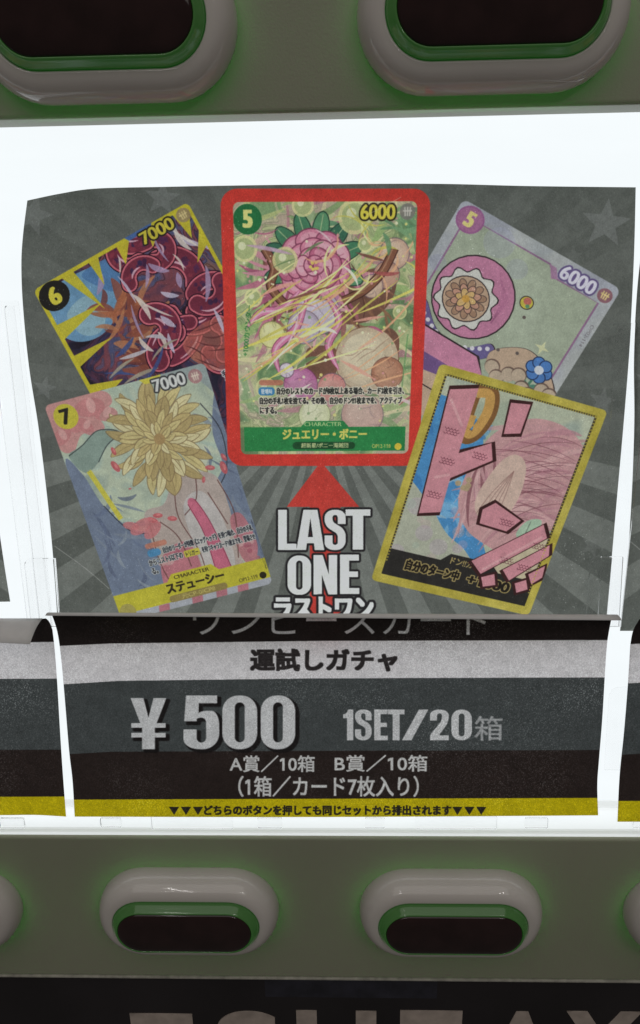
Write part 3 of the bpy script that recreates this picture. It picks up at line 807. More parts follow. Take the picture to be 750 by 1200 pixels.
    c.text('CHARACTER', (38, 122.6), (60, 122.6), 2.4, C(170, 190, 130), 0.9, (0.04, 0))
    c.text('ジュエリー・ボニー', (25, 130.5), (75, 130.5), 6.4, C(196, 188, 92), 1, (0.05, 0.04))
    c.rrect(31, 132, 68, 136.4, 2.1, C(34, 72, 44), 1)
    c.text('超新星/ボニー海賊団', (36, 135.6), (64, 135.6), 3, C(176, 182, 130), 1, (0.03, 0.02))
    c.text('OP12-118', (78, 135.8), (89, 135.8), 2.2, C(186, 180, 92), 1, (0.02, 0))
    c.disc((93.5, 135), 2.1, C(200, 176, 60), 1)
    return c

# ---- pale card: a pink frilled ball, a blue flower and sparkles in a thin purple frame
def art_frill():
    r = random.Random(20); c = card_canvas(C(150, 154, 152))
    field(c, [C(150, 152, 160), C(158, 160, 158), C(146, 150, 152)], 41, 3, 30)
    c.poly([(7, 8), (60, 8), (65, 13.5), (93, 13.5), (93, 140), (7, 140)], C(148, 156, 136), 1)
    c.a[:] = c.a + (fbm(CH, CW, 4, 44, 3)[..., None] - 0.5) * 0.09
    Pp = C(132, 98, 126)
    c.line([(7, 140), (7, 8), (60, 8), (65, 13.5), (93, 13.5), (93, 140)], 1.1, Pp, 1, 0)
    c.poly([(60, 8), (64, 8), (68, 13.5), (64.5, 15)], C(150, 112, 140), 0.9)
    for x, y, q in ((6, 40, 5), (30, 12, 9), (46, 20, 6)): c.disc((x, y), q, C(140, 140, 168), 0.25)
    ink = C(48, 40, 42)
    x0, y0 = 33, 47                                      # frilled ball
    c.disc((x0, y0), 23.6, ink, 1, 25); c.disc((x0, y0), 22.8, C(172, 112, 138), 1, 24.2)
    for k in range(5): c.line(smooth_path([(x0 + 6 + 3 * k, y0 - 20 + 3 * k), (x0 + 14 + k, y0 - 8), (x0 + 16, y0 + 8)], 4), 0.5, C(140, 82, 112), 0.5, 0)
    sc = []
    for k in range(64):
        a = 2 * math.pi * k / 64; q = 17 + 1.6 * math.sin(a * 10)
        sc.append((x0 - 3 + q * math.cos(a), y0 + 3 + q * 1.04 * math.sin(a)))
    c.poly(sc, ink, 1); c.poly([(x0 - 3 + (px - x0 + 3) * 0.955, y0 + 3 + (py - y0 - 3) * 0.955) for px, py in sc], C(186, 184, 176), 1)
    c.disc((x0 - 3, y0 + 3), 13.6, ink, 1); c.disc((x0 - 3, y0 + 3), 13, C(172, 144, 120), 1)
    for q_, n_, cc_ in ((8.6, 11, C(150, 118, 96)), (5.6, 8, C(176, 132, 112)), (3.0, 6, C(190, 156, 104))):   # a rosette of petals
        for k in range(n_):
            a = 2 * math.pi * k / n_ + q_; c.disc((x0 - 3 + q_ * math.cos(a), y0 + 3 + q_ * math.sin(a)), 3.4, ink, 0.8, 2.3, a); c.disc((x0 - 3 + q_ * math.cos(a), y0 + 3 + q_ * math.sin(a)), 3.0, cc_, 1, 1.9, a)
    c.disc((x0 - 3, y0 + 3), 2.2, C(182, 138, 66), 1)
    band = [(x0 - 22, y0 + 15), (x0 - 8, y0 + 27), (x0 + 10, y0 + 28), (x0 + 22, y0 + 18), (x0 + 26, y0 + 24), (x0 + 12, y0 + 35), (x0 - 10, y0 + 34), (x0 - 25, y0 + 22)]
    c.poly(band, ink, 1, 6); c.poly([(px * 0.985 + 0.4, py * 0.985 + 1.4) for px, py in band], C(96, 86, 128), 1, 6)
    for k in range(12): c.disc((x0 - 19 + 3.7 * k, y0 + 21 + 9 * math.sin(0.2 + k * 0.26)), 1.3, C(190, 186, 190), 1)
    sk = []
    for k in range(40):
        t = k / 39; sk.append((x0 - 26 + 56 * t, y0 + 40 + 8 * math.sin(t * math.pi) + 1.8 * math.sin(t * 40)))
    c.poly([(x0 - 18, y0 + 28), (x0 + 20, y0 + 28)] + sk[::-1], ink, 1)
    c.poly([(x0 - 17, y0 + 29), (x0 + 19, y0 + 29)] + [(px, py - 1) for px, py in sk[::-1]], C(180, 118, 142), 1)
    c.poly([(x0 - 22, y0 + 44), (x0 + 26, y0 + 44), (x0 + 20, y0 + 58), (x0 - 16, y0 + 58)], C(104, 78, 122), 1, 6)
    c.poly([(x0 - 14, y0 + 56), (x0 + 24, y0 + 50), (x0 + 30, y0 + 70), (x0 - 8, y0 + 76)], C(176, 150, 128), 1, 6)
    c.line([(x0 - 22, y0 + 44), (x0 - 16, y0 + 58), (x0 + 20, y0 + 58), (x0 + 26, y0 + 44)], 0.7, ink, 1)
    rib = [(x0 + 24, y0 + 22), (x0 + 40, y0 + 10), (x0 + 56, y0 + 14), (x0 + 66, y0 + 24), (x0 + 58, y0 + 25), (x0 + 44, y0 + 22), (x0 + 30, y0 + 34)]
    c.poly(rib, ink, 1, 8); c.poly([(px * 0.985 + 0.9, py * 0.988 + 1.0) for px, py in rib], C(170, 146, 124), 1, 8)
    c.disc((60, 34), 4, ink, 1); c.disc((60, 34), 3.5, C(178, 164, 66), 1); c.disc((60, 33), 2.2, C(170, 96, 84), 1); c.disc((61.4, 35.6), 1.2, C(88, 128, 96), 1)
    fx, fy = 85, 64
    c.line([(fx, fy), (fx - 1, fy + 12)], 1.4, C(72, 112, 92), 1, 0)
    for s_ in (-1, 1): c.disc((fx + 4 * s_ - 1, fy + 10), 4, C(76, 118, 100), 1, 1.8, -0.5 * s_)
    for k in range(6):
        a = k * math.pi / 3; c.disc((fx + 4.3 * math.cos(a), fy + 4.3 * math.sin(a)), 3.7, C(38, 52, 84), 1); c.disc((fx + 4.3 * math.cos(a), fy + 4.3 * math.sin(a)), 3.1, C(72, 112, 168), 1)
    c.disc((fx, fy), 2.6, C(186, 190, 196), 1)
    sx, sy = 80, 52
    c.poly([(sx, sy - 4.5), (sx + 1, sy - 1), (sx + 4.5, sy), (sx + 1, sy + 1), (sx, sy + 4.5), (sx - 1, sy + 1), (sx - 4.5, sy), (sx - 1, sy - 1)], C(190, 190, 150), 1)
    for x, y in ((63, 42), (60, 66), (70, 62)): c.disc((x, y), 1, C(90, 80, 76), 1)
    for k in range(8):
        x, y = 62 + 5 * k, 72 + 4 * math.sin(k * 1.7) + 4
        c.disc((x, y), 4.4, C(96, 78, 70), 0.9); c.disc((x, y + 0.6), 4.0, C(168, 150, 130), 1)
    for k in range(3): c.text('自分のターン中', (2, 116 + 6 * k), (26, 116 + 6 * k), 4.4, ink, 0.9, (0.02, 0.02))
    c.disc((9.5, 9), 8.2, C(140, 88, 128), 1); c.disc((9.5, 9), 7.2, C(150, 98, 132), 1)
    c.text('5', (6.6, 13.6), (12.2, 13.6), 9.4, C(206, 190, 120), 1, (0.08, 0.04))
    power(c, '6000', 67, 88, 12, 8.4, C(196, 192, 204), C(92, 78, 118), (94, 8), (C(128, 84, 92), C(200, 180, 120)))
    c.text('OP02-114', (96, 26), (96, 40), 2, C(96, 88, 92), 0.8)
    return c

# ---- gold-edged card: pink waves over blue water, big pink sound lettering
def art_waves():
    r = random.Random(33); c = card_canvas(C(166, 152, 60))
    G = C(168, 154, 66)
    c.a[:] = G
    c.a += (fbm(CH, CW, 9, 52, 3)[..., None] - 0.5) * 0.14
    c.rrect(5, 5, 95, 126, 1.2, C(58, 50, 42), 1)
    b = card_canvas(C(150, 158, 140)); field(b, [C(150, 158, 138), C(164, 168, 146), C(142, 152, 140)], 55, 3, 30)
    b.poly([(0, 20), (30, 26), (40, 48), (44, 78), (60, 104), (66, 118), (40, 112), (24, 96), (-4, 70)], C(70, 128, 176), 1, 8)
    for k in range(26): swoosh(b, r, r.uniform(2, 34), r.uniform(26, 100), r.uniform(-0.5, 1.6), r.uniform(10, 26), r.uniform(-1.5, 1.5), r.uniform(1.5, 6), r.choice([C(88, 150, 192), C(54, 106, 160), C(126, 170, 196), C(156, 176, 182)]), 0.6)
    b.poly([(0, 74), (16, 80), (34, 98), (50, 108), (60, 126), (-2, 128)], C(158, 160, 142), 1, 8)
    for k in range(16): b.disc((r.uniform(4, 50), r.uniform(78, 118)), r.uniform(2, 6), r.choice([C(176, 152, 150), C(150, 166, 150), C(178, 180, 156), C(160, 140, 160)]), 0.35)
    # pink waves sweeping from the upper right
    pk = [C(178, 136, 138), C(166, 118, 126), C(190, 152, 150), C(172, 128, 130)]
    b.poly([(36, 46), (44, 28), (62, 16), (84, 18), (98, 34), (100, 74), (88, 84), (78, 104), (60, 100), (44, 92), (34, 74)], C(178, 136, 136), 1, 8)
    for k in range(70):
        y = r.uniform(18, 80)
        swoosh(b, r, r.uniform(84, 102), y, math.pi + r.uniform(-0.4, 0.3), r.uniform(24, 60), r.uniform(-1.3, -0.3), r.uniform(0.8, 4), r.choice(pk), 0.75)
    for k in range(30):
        swoosh(b, r, r.uniform(80, 102), r.uniform(24, 84), math.pi + r.uniform(-0.3, 0.4), r.uniform(26, 56), r.uniform(-1.2, -0.4), 0.5, C(118, 72, 80), 0.7)
    for k in range(16): swoosh(b, r, r.uniform(36, 46), r.uniform(40, 60), 1.4 + r.uniform(-0.3, 0.3), r.uniform(24, 50), r.uniform(-0.6, 0.5), r.uniform(0.6, 3), r.choice(pk + [C(124, 80, 86)]), 0.85)
    b.poly([(50, 48), (58, 40), (66, 46), (68, 66), (62, 84), (50, 84), (44, 72)], C(186, 160, 146), 1, 8)     # smooth pale shell
    for k in range(5): b.line([(47 + 3 * k, 82), (52 + 2 * k, 66), (60, 50)], 0.5, C(140, 104, 98), 0.7)
    b.poly([(82, 92), (100, 84), (100, 128), (70, 128), (66, 112)], C(180, 168, 140), 1, 6)
    b.poly([(78, 78), (86, 76), (86, 88), (80, 92), (74, 88)], C(150, 172, 148), 1, 5); b.line([(80, 78), (79, 90)], 0.5, C(90, 100, 90), 0.8, 0)
    for k in range(7): b.disc((20 + 18 * math.sin(k * 0.5) * 0.4 + k * 2.6, 58 + 10 * math.sin(k * 0.45)), 1.8, C(160, 140, 110), 0.95); 
    b.line([(24, 10), (33, 8), (36, 20), (32, 34), (26, 38), (24, 26), (24, 10)], 7, C(120, 84, 50), 1)       # gold drop
    b.line([(25, 11), (32, 10), (34, 20), (31, 32), (27, 35), (26, 24)], 5.5, C(182, 140, 78), 1)
    m = np.zeros((CH, CW)); m[int(6.2 * KU):int(125 * KU), int(6.2 * KU):int(93.8 * KU)] = 1
    c.a = c.a * (1 - m[..., None]) + b.a * m[..., None]
    # black title strip
    c.poly([(5, 116), (36, 116), (41, 110.5), (66, 110.5), (72, 116), (95, 116), (95, 133.6), (5, 133.6)], C(44, 42, 40), 1)
    gt = C(150, 132, 84)
    c.text('ドン!!カード', (42, 117), (64, 117), 4.6, gt, 1, (0.03, 0.02))
    c.text('自分のターン中', (17, 127.6), (50, 127.6), 7.4, C(36, 32, 28), 1, (0.05, 0.04), 0.1, gt)
    c.text('+1000', (55, 127.6), (82, 127.6), 7.0, C(36, 32, 28), 1, (0.06, 0.03), 0.1, gt)
    # sound lettering: one tall mark with a bar, two dashes, then two slanting strokes with dots
    brown = C(58, 34, 34); pk0 = C(186, 126, 134)
    shapes = [[(10, 13), (25, 8), (26, 48), (42, 37), (46, 47), (26, 64), (27, 86), (15, 90)], [(45, 11), (56, 9), (56, 27), (47, 30)],
              [(50, 78), (56, 72), (74, 79), (68, 88), (51, 87)], [(54, 112), (88, 78), (93, 86), (62, 119)], [(74, 113), (96, 90), (98, 97), (80, 119)], [(63, 121), (70, 117), (73, 124), (66, 127)], [(84, 120), (90, 116), (93, 122), (87, 126)], [(90, 112), (98, 104), (99, 112), (94, 118)]]
    def grow(p, d):
        q = np.array(p, float); ce = q.mean(0); n = np.linalg.norm(q - ce, axis=1, keepdims=True); return ce + (q - ce) * (1 + d / n)
    for s_ in shapes:
        c.poly(grow(s_, 2.2), brown, 1); c.poly(s_, pk0, 1)
        q = np.array(s_); lo, hi = q.min(0), q.max(0)
    for (sx, sy) in ((18, 36), (21, 54), (38, 46), (66, 82), (74, 106), (90, 92), (20, 76), (86, 108)):    # scale pattern
        for row in range(3):
            for k in range(4):
                x, y = sx - 3 + k * 1.9 + (row % 2) * 0.95, sy - 1.5 + row * 1.5
                t = np.linspace(0, math.pi, 7); c.line(np.c_[x + 0.95 * np.cos(t), y + 0.95 * np.sin(t)], 0.35, C(92, 44, 56), 0.8, 0)
    for (p, q) in (((12, 18), (23, 32)), ((17, 66), (25, 62)), ((62, 116), (90, 86))): c.line([p, q], 1.6, C(206, 160, 160), 0.6, 0)
    for k in range(60):                                  # fine notches of the inner frame
        c.disc((6 + 88 * k / 59, 5.6), 0.5, G, 0.9, n=8); c.disc((5.6, 6 + 118 * k / 59), 0.5, G, 0.9, n=8); c.disc((94.4, 6 + 118 * k / 59), 0.5, G, 0.9, n=8)
    return c

# ---- the poster sheet
K_ = 5000.0                                             # poster canvas px per metre
A0, A1, B0, B1 = -0.075, 0.26, -0.075, 0.235
def canvas_map(pl, a0, b1, k):
    return np.array([[k, 0, -a0 * k], [0, -k, b1 * k], [0, 0, 1.0]]) @ pl.from_photo
A0, B1 = POSTER.ab(18, 240)[0] - 0.01, POSTER.ab(375, 205)[1] + 0.004
A1, B0 = POSTER.ab(752, 222)[0] + 0.01, POSTER.ab(375, 752)[1] - 0.012
PWX, PHX = int((A1 - A0) * K_), int((B1 - B0) * K_)
poster = Canvas(PWX, PHX, C(86, 89, 84), canvas_map(POSTER, A0, B1, K_))

def star(c, x, y, q, col, rot=0.0, al=1.0):
    c.poly([(x + (q if k % 2 == 0 else q * 0.42) * math.sin(rot + k * math.pi / 5), y - (q if k % 2 == 0 else q * 0.42) * math.cos(rot + k * math.pi / 5)) for k in range(10)], col, al)

# sunburst: pale rays, brightening towards the lower middle
ctr = (376, 470)
for k in range(36):
    a = 2 * math.pi * (k + 0.25) / 36; d = 2 * math.pi * 0.5 / 36
    poster.poly([ctr, (ctr[0] + 900 * math.cos(a), ctr[1] + 900 * math.sin(a)), (ctr[0] + 900 * math.cos(a + d), ctr[1] + 900 * math.sin(a + d))],
                C(126, 129, 123), 0.52 if 0.2 < a < 2.95 else 0.12)
gy, gx = np.mgrid[0:PHX, 0:PWX]
cc = app(poster.M, [ctr])[0]
rad = np.hypot(gx - cc[0], gy - cc[1]) / K_
poster.a += ((1 - np.clip(rad / 0.15, 0, 1)) * 0.03)[..., None]
for x, y, q, ro, al in ((710, 262, 30, 0.12, 0.42), (38, 252, 26, 0.3, 0.34), (190, 232, 22, 0.1, 0.36), (52, 455, 15, 0.2, 0.34), (706, 470, 17, 0.2, 0.30), (672, 300, 12, 0.0, 0.16), (694, 640, 14, 0.4, 0.22)):
    star(poster, x, y, q, C(128, 130, 128), ro, al)

mask_card = None
def put_card(cv, quad, rad=3.2):
    m = Canvas(CW, CH, (0, 0, 0), np.array([[KU, 0, 0], [0, KU, 0], [0, 0, 1.0]]))
    m.rrect(0.3, 0.3, 99.7, 139.3, rad, (1, 1, 1))
    M = hom([(0, 0), (CW, 0), (CW, CH), (0, CH)], app(poster.M, quad))
    poster.stamp(m.a[..., 0], M, cv.a)

put_card(art_storm(), [(38, 340), (220, 236), (352, 480), (176, 590)])
put_card(art_frill(), [(543, 232), (729, 339), (580, 578), (404, 468)], 4)
# red frame and the arrow that grows out of it
RED = C(190, 56, 48)
poster.poly([(376, 541), (421, 594), (399, 594), (399, 760), (363, 760), (363, 594), (336, 594)], RED, 0.92)
put_card(art_bloom(), [(51, 475), (240, 424), (320, 684), (143, 729)])
Mf = hom([(0, 0), (100, 0), (100, 140), (0, 140)], app(poster.M, [(258, 221), (505, 221), (491, 546), (267, 546)]))
poster.rrect(0, 0, 100, 140, 8, RED, 1, M=Mf)
put_card(art_streamers(), [(272, 236), (490, 235), (479, 532), (282, 533)], 3.4)
put_card(art_waves(), [(515, 425), (713, 481), (620, 722), (434, 680)], 3)
WH, BK = C(206, 208, 204), C(38, 36, 38)
for boxes, h in (((('L', 326, 347.5, 644.5), ('A', 347.5, 380, 644.5), ('S', 380.5, 405, 644.5), ('T', 405, 434, 644)), 47), ((('O', 337, 364.5, 697), ('N', 367.5, 395, 696.5), ('E', 398.5, 421, 696)), 46)):
    for ch, x0, x1, y in boxes: poster.heavy(ch, x0, x1, y, h, WH, 0.06, BK)
    for ch, x0, x1, y in boxes: poster.heavy(ch, x0, x1, y, h, WH)
poster.text('ラストワン', (321, 727), (438, 727), 28, WH, 1, (0.055, 0.045), 0.11, BK)
poster.line([(64, 640), (100, 666), (128, 690)], 0.8, C(150, 150, 146), 0.7)
poster.line([(470, 231), (446, 244), (430, 252)], 0.7, C(200, 190, 170), 0.5)
lum = poster.a.mean(axis=2, keepdims=True)
poster.a = paper_grain(np.clip(lum + (poster.a - lum) * 0.95, 0, 1), 5, 0.003, 0.055)

# ---- the price sheet
KC = 5000.0
CA0, CB1 = CARD.ab(40, 760)[0] - 0.012, CARD.ab(375, 690)[1]
CA1, CB0 = CARD.ab(742, 760)[0] + 0.012, CARD.ab(375, 975)[1]
price = Canvas(int((CA1 - CA0) * KC), int((CB1 - CB0) * KC), C(27, 22, 21), canvas_map(CARD, CA0, CB1, KC))
def band(top, bot, col): price.poly(list(top) + list(bot)[::-1], col)
t1 = [(-60, 764), (67, 757), (130, 754), (375, 751), (712, 750), (850, 748)]
t2 = [(-60, 808), (75, 802), (140, 798), (375, 795), (710, 794), (850, 793)]
t3 = [(-60, 886), (80, 884), (130, 881), (375, 880), (705, 879), (850, 878)]
t4 = [(-60, 938), (86, 937), (375, 936), (700, 935), (850, 934)]
t5 = [(-60, 990), (375, 990), (850, 990)]
band(t1, t2, C(187, 183, 184)); band(t2, t3, C(58, 61, 61)); band(t3, t4, C(35, 28, 26)); band(t4, t5, C(166, 150, 14))
price.text('ワンピースカード', (226, 744), (572, 744), 36, C(158, 156, 156), 1, (0.0, 0.0))
price.text('運試しガチャ', (293, 787), (466, 787), 27, C(40, 36, 36), 1, (0.045, 0.04))
G1 = C(172, 171, 171)
for ch, x0, x1 in (('5', 215, 257), ('0', 260.5, 301.5), ('0', 305.5, 346)):
    price.heavy(ch, x0, x1, 878, 63, G1, oc=C(20, 17, 17), shadow=(0.055, 0.045, 0.03))
price.heavy('Y', 153, 195, 878, 60, G1, oc=C(20, 17, 17), shadow=(0.055, 0.045, 0.03))
for ch, x0, x1 in (('1', 402, 414), ('S', 416, 435.5), ('E', 438.5, 454.5), ('T', 454.5, 474), ('/', 471, 502), ('2', 504, 526), ('0', 529, 553)):
    price.heavy(ch, x0, x1, 867.5, 36, G1, k=80)
price.text('箱', (556, 868), (589, 868), 29, C(140, 140, 140), 1, (0.01, 0.01))
G2 = C(170, 168, 166)
price.text('A賞／10箱', (269, 905), (369, 905), 20, G2, 1, (0.02, 0.02))
price.text('B賞／10箱', (392, 904.5), (501, 904.5), 20, G2, 1, (0.02, 0.02))
price.text('（1箱／カード7枚入り）', (279, 934), (491, 934), 25, G2, 1, (0.02, 0.02))
INK = C(36, 32, 26)
for x in (198, 212, 226, 530, 544, 558):
    price.poly([(x, 945.5), (x + 12, 945.5), (x + 6, 955)], INK)
price.text('どちらのボタンを押しても同じセットから排出されます', (239, 955.5), (529, 955.5), 12, INK, 1, (0.05, 0.04))
price.a = paper_grain(price.a, 8, 0.05, 0.10)

M_POSTER = print_mat('poster_print', poster, 1.58)
M_PRICE = print_mat('price_print', price, 1.5)

# ------------------------------------------------------------------ paper sheets
def interp(pts, n, axis=0):
    """resample a polyline to n points, evenly along one coordinate"""
    p = smooth_path(pts, 12)
    d = np.r_[0, np.cumsum(np.linalg.norm(np.diff(p, axis=0), axis=1))]
    t = np.linspace(0, d[-1], n)
    return np.c_[np.interp(t, d, p[:, 0]), np.interp(t, d, p[:, 1])]

def sheet(name, pl, top, bottom, left, right, mat_, a0, b1, wd, ht, k, curl, n=70, m=50, shift=0.0, parent=None):
    """a cut sheet of paper: four edges (outline), a curl that lifts it off the plane, print laid flat on it"""
    T, B, L, Rr = interp(top, n), interp(bottom, n), interp(left, m), interp(right, m)
    verts = []; uvs = []
    for j in range(m):
        t = j / (m - 1)
        for i in range(n):
            s = i / (n - 1)
            q = (1 - t) * T[i] + t * B[i] + (1 - s) * L[j] + s * Rr[j] - ((1 - s) * (1 - t) * T[0] + s * (1 - t) * T[-1] + (1 - s) * t * B[0] + s * t * B[-1])
            verts.append(pl.pt(q[0], q[1], curl(s, t)))
            a, b = pl.ab(*q)
            uvs.append(((a + shift - a0) * k / wd, 1 - (b1 - b) * k / ht))
    faces = [(j * n + i, (j + 1) * n + i, (j + 1) * n + i + 1, j * n + i + 1) for j in range(m - 1) for i in range(n - 1)]
    o = mesh_obj(name, verts, faces, mat_, parent, True)
    uv = o.data.uv_layers.new(name='print')
    vi = np.empty(len(o.data.loops), np.int32); o.data.loops.foreach_get('vertex_index', vi)
    uv.data.foreach_set('uv', np.array(uvs, np.float32)[vi].ravel())
    return o

def poster_curl(s, t):
    e = math.exp(-s / 0.09) * (0.6 + 0.4 * math.sin(t * 3)) * 0.0035
    e += math.exp(-(1 - s) / 0.12) * 0.0015 * (1 - t)
    e += 0.0012 * math.sin(s * 5 + 1) * (1 - t) + 0.002 * math.exp(-t / 0.06) * (0.4 + 0.6 * math.sin(s * 7) ** 2)
    return e

po = sheet('poster', POSTER,
           [(32, 235), (70, 227), (112, 221), (190, 219), (300, 217), (430, 215.5), (520, 215.5), (620, 218), (745, 219.5)],
           [(68.5, 742), (300, 742), (709, 738)],
           [(32, 235), (27, 275), (25, 310), (27, 360), (34, 430), (45, 500), (55, 580), (62, 650), (66, 700), (68.5, 742)],
           [(745, 219.5), (743, 300), (738, 400), (731, 490), (723, 580), (716, 660), (711, 715), (709, 738)],
           M_POSTER, A0, B1, PWX, PHX, K_, poster_curl, 110, 80)
tag(po, 'grey backlit prize poster with five trading cards and a red LAST ONE arrow', 'poster', 'prize posters on the lit panel')

pr = po.copy(); COL.objects.link(pr); pr.location = (2 * P - 0.002, 0, 0)
tag(pr, 'grey prize poster cut off by the right edge of the photo', 'poster', 'prize posters on the lit panel')
pl_ = sheet('poster', POSTER, [(-440, 236), (-62, 250)], [(-440, 714), (12, 705)], [(-440, 236), (-440, 714)], [(-62, 250), (-36, 420), (-9, 566), (0, 628), (6, 668), (12, 705)],
            M_POSTER, A0, B1, PWX, PHX, K_, lambda s, t: 0.004 * s, 30, 30, shift=2 * P - 0.004)
tag(pl_, 'dark poster corner hanging at the left edge above the price sheets', 'poster', 'prize posters on the lit panel')

def flap(parent, pl, x0, x1, y, depth, rise, curl, n=30, skew=0.0, lift=0.0):
    """the top of a price sheet folded over towards the viewer: its white back shows"""
    verts = []
    for i in range(n):
        s = i / (n - 1); x = x0 + (x1 - x0) * s
        b = pl.pt(x, y + lift * s, curl(s, 0))
        for k in range(6):
            t = k / 5
            d = depth(s) * t
            verts.append(b + np.array([skew * t * (2 * s - 1), -d, rise(s) * t + 0.0016 * math.sin(t * math.pi)]))
    faces = [(i * 6 + k, (i + 1) * 6 + k, (i + 1) * 6 + k + 1, i * 6 + k + 1) for i in range(n - 1) for k in range(5)]
    o = mesh_obj('folded_flap', verts, faces, M_BACK, parent, True)
    md = o.modifiers.new('thickness', 'SOLIDIFY'); md.thickness = 0.0002
    return o
M_BACK = noisy(mat('white_paper_back', (0.66, 0.66, 0.66), 0.9, 0.1), 120, 0.05)

def price_curl(s, t):
    return math.exp(-s / 0.05) * 0.0025 * (0.3 + t) + 0.0008 * math.sin(s * 9) * t + 0.001 * math.sin(t * 3)

pc = sheet('price_sheet', CARD, [(61, 721), (375, 722), (717, 722.5)], [(87.5, 957), (375, 957.5), (701, 955.5)],
           [(61, 721), (67.5, 742), (72, 775), (76, 820), (81, 880), (85, 915), (87.5, 957)],
           [(717, 722.5), (712, 750), (709.5, 780), (706, 840), (702, 890), (700, 920), (701, 955.5)],
           M_PRICE, CA0, CB1, price.w, price.h, KC, price_curl, 110, 50)
tag(pc, 'black and yellow price sheet reading ¥500 1SET/20 under the LAST ONE poster', 'price sheet', 'price sheets in a row')
flap(pc, CARD, 60, 719, 721, lambda s: 0.0028 + 0.0036 * s, lambda s: 0.0012 - 0.0006 * s, price_curl, 40, 0.002, 0.5)

# neighbouring sheets: the same print, one pitch to either side
lc = sheet('price_sheet', CARD, [(-160, 728), (-60, 727), (40, 726), (52, 724), (58, 729), (61.5, 738)], [(-160, 950), (-20, 955), (40, 955), (77.5, 957)],
           [(-160, 728), (-160, 950)], [(61.5, 738), (64, 760), (67, 799), (70, 850), (72.5, 890), (75, 925), (77.5, 957)],
           M_PRICE, CA0, CB1, price.w, price.h, KC, lambda s, t: 0.004 * max(0, s - 0.6) * (1 - t) + 0.0012 * math.sin(s * 7), 60, 40, shift=2 * P)
tag(lc, 'black price sheet at the left edge with a curled top corner', 'price sheet', 'price sheets in a row')
flap(lc, CARD, -160, 50, 725, lambda s: 0.016 + 0.004 * s, lambda s: -0.001 - 0.003 * s, lambda s, t: 0.001, 20)
rc = sheet('price_sheet', CARD, [(738.5, 757), (741, 742), (746, 731), (756, 723), (800, 722), (900, 722)], [(723.5, 963), (800, 963), (900, 963)],
           [(738.5, 757), (736.5, 790), (735, 812), (731, 860), (726, 910), (723.5, 963)], [(900, 722), (890, 963)],
           M_PRICE, CA0, CB1, price.w, price.h, KC, lambda s, t: 0.003 * math.exp(-s / 0.1), 40, 40, shift=-2 * P)
tag(rc, 'black price sheet with a rounded top corner cut off at the right edge', 'price sheet', 'price sheets in a row')

# ------------------------------------------------------------------ the machine
vm = empty('vending_machine', (0.09, 0, -0.2))
tag(vm, 'grey card vending machine with a white lit display between two rows of green glowing buttons', 'vending machine')
OFF = Vector((-0.09, 0, 0.2))
def adopt(o, parent=vm):
    o.parent = parent
    o.location = Vector(o.location) + OFF
    return o

XL, XR = -0.62, 0.80
# lit panel behind the posters
bm = bmesh.new()
bm_box(bm, XL, XR, 0.0237 + 0.009, 0.0237 + 0.015, 0.0492, 0.47, 0.1406, 0.177)
adopt(bm_obj('light_panel', bm, M_LIGHT))
# milky rail along the foot of the lit panel, with clear clips
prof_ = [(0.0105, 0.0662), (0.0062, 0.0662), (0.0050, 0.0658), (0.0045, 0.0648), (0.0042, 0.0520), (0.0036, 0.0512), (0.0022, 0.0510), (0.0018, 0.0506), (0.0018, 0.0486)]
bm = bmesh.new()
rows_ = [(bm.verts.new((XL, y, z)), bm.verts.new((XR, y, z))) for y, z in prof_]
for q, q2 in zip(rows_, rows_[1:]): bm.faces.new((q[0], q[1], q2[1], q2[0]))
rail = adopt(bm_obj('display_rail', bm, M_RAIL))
def clip(x0, x1, z0, z1, y=0.0018, th=0.0022):
    bm = bmesh.new(); bm_box(bm, x0, x1, y, y + th, z0, z1, 0, 0, 0.0006, 2)
    o = bm_obj('clip', bm, M_CLEAR, rail); return o
RAILP = Plane(0.002, 0.058, 0.0)
for xa, xb, ya, yb in ((0, 27, 960, 971), (118, 141, 960, 970), (178, 272, 957.5, 972), (302, 330, 960, 971), (428, 451, 960, 971), (487, 583, 958, 972), (615, 643, 960, 971), (742, 790, 960, 971)):
    p0, p1 = RAILP.pt(xa, yb), RAILP.pt(xb, ya)
    clip(p0[0], p1[0], p0[2], p1[2])

# grey button panels
ZL, ZU = 0.0, 0.449
def panel(z0, z1):
    bm = bmesh.new(); bm_box(bm, XL, XR, 0.0, 0.03, z0, z1, 0, 0, 0.0018, 4)
    o = bm_obj('button_panel', bm, M_PANEL)
    for f in o.data.polygons: f.use_smooth = False
    return adopt(o)
panel(-0.0571, 0.0488)
panel(0.4166, 0.56)

